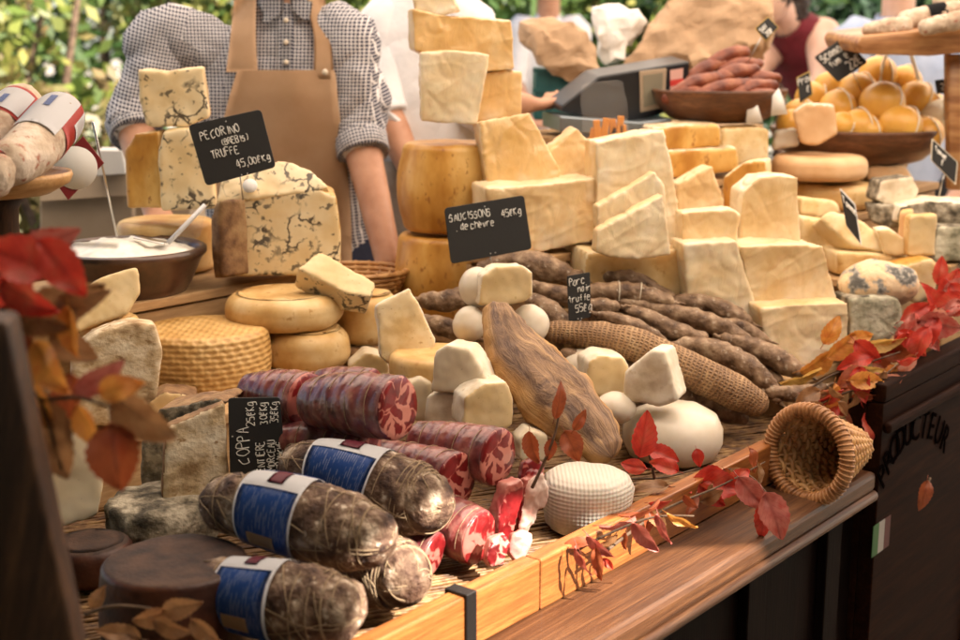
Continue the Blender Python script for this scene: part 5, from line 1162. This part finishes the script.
sign('tilted chalk sign for truffle pecorino in front of the apron', [(188, 125), (261, 109), (276, 167), (206, 186)], 2.06, 5, [('PECORINO', .11, .28, .135), ('(BREBIS)', .37, .43, .095), ('TRUFFE', .19, .60, .12), ('45,00€Kg', .48, .82, .115)], pin=[((240, 175), (243, 200, .03))], dots=[(.5, .95), (.58, .95), (.5, .07)], seed=2)
sign('chalk sign for goat sausages before the golden wheels', [(444, 208), (524, 195), (532, 249), (451, 264)], 2.10, 6, [('SAUCISSONS', .05, .26, .125), ('. de chèvre', .11, .44, .115), ('45€Kg', .70, .32, .115)], pin=[((490, 255), (494, 275, .02))], dots=[(.5, .93), (.56, .93), (.5, .09)], seed=3)
sign('upright chalk sign with sideways COPPA writing left of the meats', [(228, 398), (280, 397), (286, 470), (230, 476)], 1.545, 8, [('COPPA', .14, .36, .22), ('25€Kg', .62, .46, .14), ('ENTIERE', .02, .62, .13), ('30€Kg', .62, .68, .13), ('MORCEAU', .02, .80, .13), ('35€Kg', .62, .88, .13), ('TRANCHE', .02, .96, .12)], rot=3, th=.0006, pin=[((256, 470), (256, 500, .0))], dots=[(.5, .06)], seed=4)
sign('small narrow chalk sign standing in the sausage bundle', [(567, 276), (590, 272), (591, 317), (569, 323)], 2.03, 8, [('Porc', .08, .22, .14), ('noir', .45, .38, .12), ('truffe', .02, .58, .13), ('55€g', .30, .80, .15)], pin=[((580, 318), (582, 335, .01))], dots=[(.4, .95), (.55, .95)], th=.0006, seed=5)
sign('diamond tilted chalk sign hung over the yellow balls', [(814, 57), (843, 37), (868, 62), (838, 82)], 2.86, -4, [('Scamorza', .08, .30, .22), ('fumée', .15, .56, .20), ('22€', .50, .90, .26)], pin=[((852, 70), (862, 92, .08))], th=.0012, seed=6)
sign('small dark sign with yellow edging leaning left of the yellow balls', [(797, 78), (809, 72), (812, 94), (800, 102)], 2.84, -20, [('Prov', .05, .35, .25), ('18€', .1, .75, .25)], edge='yellow_edge', th=.0009, pin=[((804, 99), (804, 116, .02))], seed=7)
sign('diamond shaped yellow edged sign before the big kraft bag', [(756, 28), (768, 17), (778, 27), (766, 40)], 2.80, -4, [('Sal', .1, .45, .3), ('20€', .2, .9, .3)], edge='yellow_edge', th=.0012, pin=[((762, 36), (748, 62, .02))], seed=8)
sign('cream edged slanted sign at the right edge below the yellow balls', [(933, 140), (957, 162), (955, 183), (932, 160)], 2.60, -12, [('Tomme', .1, .40, .25), ('19€', .2, .80, .25)], edge='string_cream', th=.0009, pin=[((944, 175), (938, 200, .02))], seed=9)
sign('dark sign seen nearly edge on among the cut cheeses', [(840, 190), (854, 205), (860, 243), (846, 225)], 2.36, -38, [('Tomme', .1, .3, .2)], edge='white_paper', th=.0008, seed=10)
sign('small dark sign under the raised board at the right edge', [(935, 80), (951, 78), (953, 92), (937, 94)], 2.86, 0, [('12€', .1, .7, .4)], th=.0010, pin=[((944, 92), (944, 120, .03))], seed=11)
# maroon card with a white disc on a steel rod, in the soft cheese
Yc = 1.93; q, n = onplane([(83, 136), (104, 163), (68, 200), (48, 172)], Yc, 4, 6)
root = thing('round_card', 'maroon diamond card with a pale disc on a steel rod in the bowl', 'sign', P(116, 236, 2.05))
ob('card', bev(ngon_prism(q, -n * .002), .0004, 1), 'red_card', root, smooth=False)
c_ = sum(q, V()) / 4; ob('disc', lathe(c_ + n * .0004, [(L(21.5, Yc), 0), (L(21.5, Yc), .0006), (.001, .0008)], 40, n), 'white_paper', root)
bm = bmesh.new(); rod(bm, P(93, 122, Yc + .01), P(117, 236, 2.06), .0018); ob('rod', bm, 'metal', root)
# ================================================================ SCALE, BAGS, BACKGROUND CLUTTER
bm0 = slab([(561, 112), (562, 106), (600, 76), (690, 61), (688, 105), (640, 121), (600, 121)], 2.86, 14, .10, -6)
root = thing('market_scale', 'dark market scale with a grey screen between the chunks and the kraft bags', 'scale', P(625, 122, 2.90))
ob('display_head', bev(bm0, .004, 2), 'scale_body', root, smooth=False)
def facing(pts, lift): 
    q, n = onplane([(561, 112), (562, 106), (600, 76), (690, 61), (688, 105), (640, 121), (600, 121)], 2.86, 14, -6); c = q[0]
    return [CAM + ray(*p) * ((c - CAM).dot(n) / ray(*p).dot(n)) + n * lift for p in pts], n
q, n = facing([(639, 71), (666, 68), (664, 107), (640, 112)], .0005); fr_ = ob('screen_frame', bev(ngon_prism(q, n * .004), .001, 1), 'kraft_card', root, smooth=False)
q, n = facing([(642, 75), (662, 72), (661, 102), (643, 107)], .0048); ob('screen', ngon_prism(q, n * .001), 'lcd', fr_, smooth=False)
q, n = facing([(670, 70), (683, 68), (682, 93), (670, 95)], .0005); st_ = ob('sticker', ngon_prism(q, n * .0008), 'sticker_pink', root, smooth=False)
q, n = facing([(670, 80), (683, 78), (683, 84), (670, 86)], .0015); ob('sticker_band', ngon_prism(q, n * .0006), 'sticker_red', st_, smooth=False)
bm = slab([(560, 116), (640, 122), (672, 118), (672, 136), (560, 132)], 2.80, 8, .20, 0); ob('weighing_plate', bev(bm, .003, 2), 'scale_steel', root, smooth=False)
root = thing('cracker_bag', 'clear bag of orange crackers standing in front of the scale', 'bag', P(602, 145, 2.52))
bm = soft(slab([(585, 146), (583, 84), (600, 80), (622, 80), (628, 100), (630, 143)], 2.52, 8, .03), .005, 2, .004, 22); ob('clear_wrap', bm, 'film', root)
for k, (x, y, t_) in enumerate([(597, 131, 4), (605, 129, -6), (613, 130, 5), (620, 127, -4), (601, 138, 20), (613, 138, -15), (624, 136, 8), (592, 139, -12)]):
    c = P(x, y, 2.535 + .004 * (k % 3)); bm = bmesh.new(); a = R(t_); box(bm, c, .013, .004, .042, V((math.cos(a), 0, math.sin(a))), V((0, 1, 0))); ob('cracker', bev(bm, .0012, 1), 'orange_cracker', root, smooth=False)
def paperbag(name, label, pts, Y, yaw, thick, mat, tilt=15, seed=1):
    bm = soft(slab(pts, Y, yaw, thick, tilt), .026, 1, 0)
    rng = random.Random(seed); off = V((rng.uniform(-9, 9),) * 3); bm.normal_update()
    for v in bm.verts: v.co += v.normal * .030 * noise.noise(v.co * 9 + off) + V((rng.uniform(-1, 1), rng.uniform(-1, 1), rng.uniform(-1, 1))) * .007
    bmesh.ops.subdivide_edges(bm, edges=bm.edges[:], cuts=2, use_grid_fill=True); bmesh.ops.smooth_vert(bm, verts=bm.verts, factor=.5, use_axis_x=True, use_axis_y=True, use_axis_z=True); rough(bm, .002, 45)
    return tag(ob(name, bm, mat, smooth=False), label, 'paper bag')
paperbag('paper_bag', 'left crumpled kraft paper bag on the teal crate', [(521, 12), (560, 16), (575, 24), (600, 52), (612, 74), (570, 78), (545, 68), (530, 46)], 3.12, 10, .09, 'kraft', 18, 3)
paperbag('paper_bag', 'large crumpled kraft paper bag behind the scale and sausage bowl', [(608, 74), (640, 40), (668, 4), (690, -26), (770, -30), (784, 10), (770, 44), (720, 58), (680, 62), (640, 72)], 3.14, -4, .16, 'kraft', 18, 4)
paperbag('paper_bag', 'white paper bag standing between the two kraft bags', [(600, 52), (598, 8), (606, 2), (630, 10), (652, 14), (640, 40), (622, 62), (610, 62)], 3.20, 4, .08, 'white_paper', 10, 5)
Yk = 3.16; a = P(532, 95, Yk); root = thing('plastic_crate', 'teal plastic crate under the kraft bags beside the white coat', 'crate', a)
bm = slab([(534, 120), (536, 68), (660, 76), (660, 120)], Yk, 0, .18); bev(bm, .004, 2); ob('body', bm, 'teal_plastic', root, smooth=False)
for k in range(2): bm = slab([(533, 72 + 20 * k), (533, 68 + 20 * k), (661, 76 + 20 * k), (661, 80 + 20 * k)], Yk - .004, 0, .01); ob('rim', bm, 'teal_plastic', root, smooth=False)
# white tags on the sausage bowl
for x, y, lab in [(754, 110, 'white paper tag hanging at the front of the red sausage bowl'), (779, 102, 'white paper tag at the right side of the red sausage bowl')]:
    bm = slab([(x - 8, y + 14), (x - 6, y - 6), (x, y - 14), (x + 4, y - 4), (x + 9, y + 12)], 2.74, 6, .003); rough(bm, .001, 60); tag(ob('paper_tag', bm, 'white_paper'), lab, 'tag')
# card boxes and crates behind the tray on the left
def cardbox(label, pts, Y, yaw, thick, mat='kraft_card', flaps=True):
    root = thing('cardboard_box', label, 'box', P(sum(p[0] for p in pts) / len(pts), max(p[1] for p in pts), Y))
    ob('carton', bev(slab(pts, Y, yaw, thick), .003, 1), mat, root, smooth=False)
    q, n = onplane(pts, Y, yaw); 
    if flaps:
        a, b_ = q[1], q[2]; m_ = a.lerp(b_, .5)
        bm = ngon_prism([a + n * .001, b_ + n * .001, b_ + n * .02 - V((0, 0, .05)), a + n * .02 - V((0, 0, .05))], n * .003); ob('flap', bm, mat, root, smooth=False)
    return root
cardbox('beige cardboard box behind the labelled salami tray', [(40, 262), (40, 178), (132, 172), (134, 258)], 3.05, 12, .3)
cardbox('grey brown cardboard box between the tray and the truffle cheeses', [(128, 252), (128, 168), (190, 166), (190, 250)], 3.25, 4, .3)
bm = slab([(96, 176), (97, 150), (122, 150), (126, 174)], 3.0, 8, .08); tag(ob('paper_stack', bev(bm, .002, 1), 'white_paper', smooth=False), 'white paper packet on the beige cardboard box', 'paper')
# wicker bread basket by the seller's hand
std('purple_cloth', [(.20, .05, .22), (.45, .40, .60)], 10, .8, .5, 14, .006)
cb = P(352, 284, 2.36); root = thing('wicker_basket', 'shallow wicker basket by the hand of the checked seller', 'basket', cb - V((0, 0, .03)))
bm = bmesh.new()
for k in range(7):
    rr_ = .075 + .004 * k; pts = [cb + V((math.cos(a_ * math.pi / 24) * (rr_ + .002 * (1 if (a_ + k) % 2 else -1)), math.sin(a_ * math.pi / 24) * rr_ * .8, -.026 + .0085 * k)) for a_ in range(49)]
    tube(bm, pts, [.0048] * 49, 6)
for a_ in range(24): an = a_ * math.pi / 12; rod(bm, cb + V((math.cos(an) * .074, math.sin(an) * .058, -.03)), cb + V((math.cos(an) * .1, math.sin(an) * .08, .03)), .003)
ob('weave', bm, 'wicker', root)
bm = lathe(cb - V((0, 0, .030)), [(.078, 0), (.078, .004), (.001, .004)], 32); ob('base', bm, 'wicker_dark', root)
# ================================================================ WICKER CONE
C0 = P(808, 455, 1.80); axis = V((.74, .655, -.10)).normalized(); Rm = L(47, 1.80); dep = .120
e1 = (V((0, 0, 1)) - axis * axis.z).normalized(); e2 = axis.cross(e1)
root = thing('wicker_cone', 'cone shaped wicker basket lying open on the ledge among red leaves', 'basket', C0 - V((0, 0, Rm)))
bm = bmesh.new(); nr = 17
for k in range(nr):
    f = k / (nr - 1); rr_ = Rm * (.98 - .66 * f); c = C0 + axis * (.004 + dep * f); pts = []
    for a_ in range(73):
        an = a_ * math.pi / 36; wob = .0032 * math.cos(an * 12 + math.pi * (k % 2)); pts.append(c + (e1 * math.cos(an) + e2 * math.sin(an)) * (rr_ + wob) + axis * .004 * an / 6.28)
    tube(bm, pts, [.0043] * 73, 6)
for a_ in range(24):
    an = a_ * math.pi / 12; d = e1 * math.cos(an) + e2 * math.sin(an); rod(bm, C0 + d * Rm * .98, C0 + axis * (dep + .006) + d * Rm * .32, .0026)
ob('weave', bm, 'wicker', root)
bm = bmesh.new(); sp_ = []
for k in range(150): an = k * .26; rr_ = Rm * .33 * (1 - k / 150) + .001; sp_.append(C0 + axis * (dep + .004 + .002 * math.cos(an * 4)) + (e1 * math.cos(an) + e2 * math.sin(an)) * rr_)
tube(bm, sp_, [.0036] * 150, 6); ob('base', bm, 'wicker', root)
bm = bmesh.new(); ringp = [C0 + (e1 * math.cos(a_ * math.pi / 40) + e2 * math.sin(a_ * math.pi / 40)) * Rm for a_ in range(81)]; tube(bm, ringp, [.0098 + .0008 * math.sin(i * 2.6) for i in range(81)], 12)
rim = ob('rim', bm, 'wicker_dark', root)
bm = bmesh.new(); pts = []
for k in range(60 * 9):
    an = 2 * math.pi * k / 540; ph = k * .70; d = e1 * math.cos(an) + e2 * math.sin(an); pts.append(C0 + d * (Rm + .0102 * math.cos(ph)) + axis * .0102 * math.sin(ph))
tube(bm, pts, [.0019] * len(pts), 5); ob('wrapping', bm, 'wicker_dark', rim)
# ================================================================ LEAVES
CR = V((1, 0, 0)); CU = V((0, math.sin(PITCH), math.cos(PITCH))); CF = V((0, -math.cos(PITCH), math.sin(PITCH)))
lr = random.Random(11)
def leaf(par, px, py, Y, ln, ang, mat, wd=.56, tx=0, ty=0, curl=.30, c=None):
    """ln = length in picture pixels, ang = direction of the tip in the picture (degrees, 0 right, 90 up)"""
    cc = c or P(px, py, Y); l = L(ln, Y); a = R(ang); d = CR * math.cos(a) + CU * math.sin(a); s = -CR * math.sin(a) + CU * math.cos(a); n = CF
    M = Matrix.Rotation(R(tx), 3, d) @ Matrix.Rotation(R(ty), 3, s); d, s, n = M @ d, M @ s, M @ n
    bm = bmesh.new(); uvl = bm.loops.layers.uv.new(); g = []; nr_, nc = 16, 7; sd = lr.uniform(0, 50)
    for i in range(nr_ + 1):
        t_ = i / nr_; wv_ = math.sin(math.pi * t_ ** .82) ** .75 * (1 - .25 * t_) * wd * .5 + .004; wv_ *= 1 + (.07 if i % 2 else -.03)
        row = []
        for j in range(nc):
            x = (j / (nc - 1) - .5) * 2; zz = -curl * (t_ - .45) ** 2 * 1.6 + abs(x) * wd * .16 + .12 * noise.noise(V((t_ * 2.6, x * 1.2, sd)))
            row.append((bm.verts.new(cc + d * l * (t_ - .5) + s * l * wv_ * x + n * l * zz), (x * wd * .5, t_)))
        g.append(row)
    for i in range(nr_):
        for j in range(nc - 1):
            q = (g[i][j], g[i][j + 1], g[i + 1][j + 1], g[i + 1][j]); f = bm.faces.new([k[0] for k in q])
            for l_, k in zip(f.loops, q): l_[uvl].uv = k[1]
    p0 = g[0][nc // 2][0].co.copy(); tube(bm, [p0 - d * l * .16 - n * l * .03, p0, p0 + d * l * .5 + n * l * .004], [l * .012, l * .010, l * .003], 5)
    return ob('leaf', bm, mat, par)
def spray(label, stems, leaves, name='vine_spray'):
    x, y, Y = stems[0][0][:3]; root = thing(name, label, 'vine', P(x, y, Y), 'autumn leaf garland')
    for st in stems:
        p, r = pathof([(*q, 1) for q in st], 6); bm = bmesh.new(); n_ = len(p); tube(bm, p, [max(.0022 * (1 - .6 * i / n_), .0008) for i in range(n_)], 6); ob('stem', bm, 'bark', root)
    for lf in leaves: leaf(root, *lf)
    return root
# left post and its leaves
bm = slab([(-40, 322), (6, 322), (22, 400), (78, 660), (-20, 660)], .86, 4, .035, -2)
tag(ob('wooden_post', bev(bm, .004, 2), 'wood_post'), 'slanted dark wooden post at the near left edge behind brown leaves', 'post')
spray('bright red out of focus leaf spray at the upper left', [[(-8, 300, .98), (20, 268, .97), (60, 246, .96), (118, 246, .97)]], [
    (16, 258, .96, 74, 160, 'leaf_red', .75, 15, -10), (62, 268, .95, 74, -50, 'leaf_red', .62, -10, 12), (28, 298, .97, 66, -30, 'leaf_red', .6, 20, 0), (50, 240, .99, 66, 12, 'leaf_pink', .5, 25, 20), (8, 292, .98, 60, 215, 'leaf_red', .6, -20, 10)])
spray('brown and orange leaf spray hanging over the post at the left', [[(6, 320, .98), (20, 370, .96), (40, 400, .95), (62, 470, .95)], [(40, 400, .95), (80, 398, .94), (112, 408, .93)]], [
    (60, 305, 1.00, 98, 20, 'leaf_brown', .55, 20, 10), (48, 368, .95, 66, -52, 'leaf_orange', .62, 10, -10), (74, 348, .99, 56, -30, 'leaf_brown', .6, 0, 20), (55, 440, .95, 88, -78, 'leaf_brown', .66, 8, 5), (18, 372, .97, 60, -100, 'leaf_rust', .5, -30, 0),
    (28, 345, .98, 50, -70, 'leaf_rust', .6, 20, 0), (100, 378, .95, 60, 30, 'leaf_pink', .5, 25, 10), (121, 388, .93, 50, 12, 'leaf_orange', .62, -10, 0), (142, 418, .94, 82, -32, 'leaf_brown', .62, 12, -8), (115, 458, .93, 74, -82, 'leaf_rust', .8, -8, 8), (45, 480, .96, 60, -95, 'leaf_brown', .5, 30, 0), (18, 425, .98, 60, -85, 'leaf_brown', .5, 15, 0), (36, 318, .98, 70, -20, 'leaf_brown', .6, 15, 0), (82, 300, 1.0, 60, 15, 'leaf_brown', .5, 25, 0), (36, 405, .95, 62, -60, 'leaf_orange', .6, 0, 10), (66, 400, .96, 56, -100, 'leaf_rust', .6, -10, 0), (88, 428, .95, 54, -60, 'leaf_orange', .6, 15, 0), (70, 332, .98, 56, -70, 'leaf_orange', .55, 20, -10)])
spray('pinkish dry leaves in the dark lower left corner', [[(85, 615, 1.10), (120, 606, 1.10), (190, 615, 1.09)]], [(182, 607, 1.08, 44, 10, 'leaf_brown', .6, 10, 0), (150, 618, 1.09, 46, 200, 'leaf_brown', .6, -20, 10), (172, 628, 1.07, 44, -20, 'leaf_brown', .6, 20, 0), (98, 598, 1.11, 30, 60, 'leaf_brown', .6, 0, 0), (118, 634, 1.09, 50, 170, 'leaf_brown', .5, 30, 0), (205, 632, 1.07, 40, -40, 'leaf_brown', .6, 10, 0)])
spray('dry rust coloured twig standing before the ham', [[(532, 488, 1.50), (545, 460, 1.50), (556, 430, 1.50), (562, 392, 1.51)]], [(559, 400, 1.50, 40, 80, 'leaf_rust', .4, 20, 0), (580, 420, 1.49, 26, 60, 'leaf_rust', .5, 10, 0), (572, 446, 1.49, 36, -65, 'leaf_rust', .75, -10, 0), (550, 450, 1.50, 24, -100, 'leaf_rust', .6, 0, 0), (533, 448, 1.51, 36, -75, 'leaf_rust', .6, 30, 0)])
spray('red leaf spray in front of the large white cheese', [[(612, 478, 1.66), (660, 478, 1.70), (700, 468, 1.74)], [(655, 480, 1.69), (648, 450, 1.68)]], [(644, 434, 1.68, 50, 80, 'leaf_red', .62, 10, 0), (664, 455, 1.69, 36, -20, 'leaf_red', .6, -20, 0), (664, 466, 1.66, 32, 160, 'leaf_red', .6, 20, 10), (698, 458, 1.74, 20, -80, 'leaf_red', .7, 0, 0), (633, 466, 1.64, 30, 170, 'leaf_red', .6, 0, 30), (675, 490, 1.66, 36, -15, 'leaf_red', .5, 50, 0), (650, 488, 1.63, 40, 190, 'leaf_brown', .5, 50, 0)])
spray('red leaf spray hanging over the rail beside the wicker cone', [[(690, 488, 1.68), (720, 470, 1.74), (750, 476, 1.70), (772, 500, 1.66)]], [(708, 478, 1.69, 36, 190, 'leaf_red', .7, 20, 0), (722, 486, 1.68, 44, -10, 'leaf_red', .75, -15, 0), (712, 496, 1.67, 36, -40, 'leaf_red', .6, 20, 0), (738, 478, 1.69, 36, 30, 'leaf_red', .6, 0, 20), (752, 494, 1.66, 46, -50, 'leaf_pink', .62, 10, 0), (774, 516, 1.63, 54, -70, 'leaf_pink', .66, -10, 0), (764, 520, 1.64, 44, -100, 'leaf_red', .5, 20, 0)])
spray('curled pale red leaf spray over the sunlit rail at the front', [[(562, 560, 1.46), (600, 538, 1.45), (650, 518, 1.44), (694, 516, 1.44)]], [(645, 538, 1.42, 42, -48, 'leaf_pink', .5, 25, 0), (663, 530, 1.42, 36, -65, 'leaf_pink', .35, 40, 0), (682, 522, 1.43, 36, -25, 'leaf_orange', .3, 30, 0), (600, 548, 1.43, 40, -45, 'leaf_pink', .4, 30, 10), (582, 562, 1.42, 36, -60, 'leaf_pink', .35, 50, 0), (598, 565, 1.42, 36, -80, 'leaf_rust', .4, 20, 0), (618, 525, 1.46, 40, 12, 'leaf_pink', .5, 60, 0), (575, 545, 1.45, 46, 190, 'leaf_rust', .35, 60, 0), (640, 512, 1.48, 46, 15, 'leaf_rust', .4, 60, 0)])
spray('orange and yellow leaf spray above the wicker cone', [[(795, 400, 1.98), (830, 376, 2.00), (870, 362, 2.00), (900, 352, 2.02)]], [(843, 346, 2.03, 40, 40, 'leaf_orange', .6, 20, 0), (860, 338, 2.04, 36, 10, 'leaf_orange', .5, 0, 20), (886, 343, 2.03, 46, 8, 'leaf_yellow', .35, 30, 0), (876, 372, 1.98, 40, -12, 'leaf_yellow', .3, 20, 0), (820, 362, 2.04, 46, 30, 'leaf_orange', .6, 40, 0), (802, 378, 2.02, 46, 20, 'leaf_yellow', .4, 50, 0), (855, 362, 2.00, 40, 200, 'leaf_red', .5, 20, 0), (836, 392, 1.97, 44, 10, 'leaf_rust', .5, 50, 0), (832, 330, 2.06, 34, 60, 'leaf_orange', .6, 0, 0), (820, 402, 1.95, 36, -15, 'leaf_pink', .5, 40, 0), (868, 352, 2.01, 36, -40, 'leaf_red', .6, 20, 0)])
spray('red leaves hanging down from the corner of the dark panel', [[(862, 368, 1.97), (866, 392, 1.94), (873, 440, 1.93)]], [(866, 398, 1.93, 36, -80, 'leaf_red', .4, 30, 0), (872, 432, 1.92, 46, -80, 'leaf_red', .5, -20, 0), (879, 400, 1.94, 24, -60, 'leaf_red', .8, 0, 0), (857, 416, 1.94, 50, -95, 'leaf_rust', .5, 20, 0), (862, 440, 1.94, 40, -100, 'leaf_rust', .5, 0, 0), (850, 380, 1.97, 40, -140, 'leaf_rust', .6, 20, 0)])
spray('dusky pink leaf spray lying along the top of the dark panel', [[(880, 372, 2.04), (915, 335, 2.12), (950, 310, 2.2), (985, 280, 2.3)]], [(940, 325, 2.10, 46, -10, 'leaf_pink', .7, 20, 0), (906, 330, 2.10, 40, 60, 'leaf_pink', .5, 10, 0), (916, 312, 2.16, 36, 30, 'leaf_red', .6, 0, 10), (948, 304, 2.16, 40, 200, 'leaf_red', .6, 20, 0), (950, 285, 2.22, 40, 60, 'leaf_red', .6, 0, 0), (930, 296, 2.2, 34, 120, 'leaf_red', .5, 20, 0), (895, 352, 2.05, 40, -20, 'leaf_rust', .6, 20, 0), (885, 372, 2.03, 34, -50, 'leaf_rust', .6, 0, 0), (960, 300, 2.18, 40, -60, 'leaf_red', .6, 0, 0), (910, 345, 2.08, 36, -30, 'leaf_pink', .6, 20, 0), (940, 270, 2.3, 30, 80, 'leaf_red', .6, 0, 0)])
bm_ = spray('single dull red leaf fixed on the dark panel below the lettering', [[(930, 478, 2.02), (926, 492, 2.0)]], [(924, 496, 1.985, 34, -105, 'leaf_rust', .5, 0, 0)])

# denser trail of leaves along the counter edge, each hanging on the garland stem
def trail(label, path, n, mats, seed, size=(22, 40), spread=14):
    rng = random.Random(seed); st = smoothpath([tuple(map(float, q)) for q in path], 8); lv = []
    for i in range(n):
        q = st[int((i + .5) / n * (len(st) - 1))]; lv.append((q[0] + rng.uniform(-1, 1) * spread, q[1] + rng.uniform(-.6, 1) * spread, q[2] + rng.uniform(-.02, .02), rng.uniform(*size), rng.uniform(-160, 40), rng.choice(mats), rng.uniform(.4, .65), rng.uniform(-45, 45), rng.uniform(-30, 30)))
    return spray(label, [path], lv)
trail('dense mixed leaf trail over the dark panel corner and the sausage tips', [(812, 408, 1.93), (842, 394, 1.93), (872, 384, 1.94), (900, 362, 2.0)], 24, ['leaf_rust', 'leaf_brown', 'leaf_orange', 'leaf_red'], 21)
trail('dense red and pink leaf trail at the right edge of the display', [(905, 350, 2.06), (930, 322, 2.12), (955, 296, 2.2), (985, 262, 2.3)], 24, ['leaf_red', 'leaf_pink', 'leaf_rust', 'leaf_red'], 22, (24, 40), 16)
trail('brown leaf trail lying in the groove between rail and ledge', [(600, 556, 1.44), (660, 512, 1.56), (720, 486, 1.66), (765, 462, 1.74)], 14, ['leaf_rust', 'leaf_red', 'leaf_brown'], 23, (18, 30), 9)
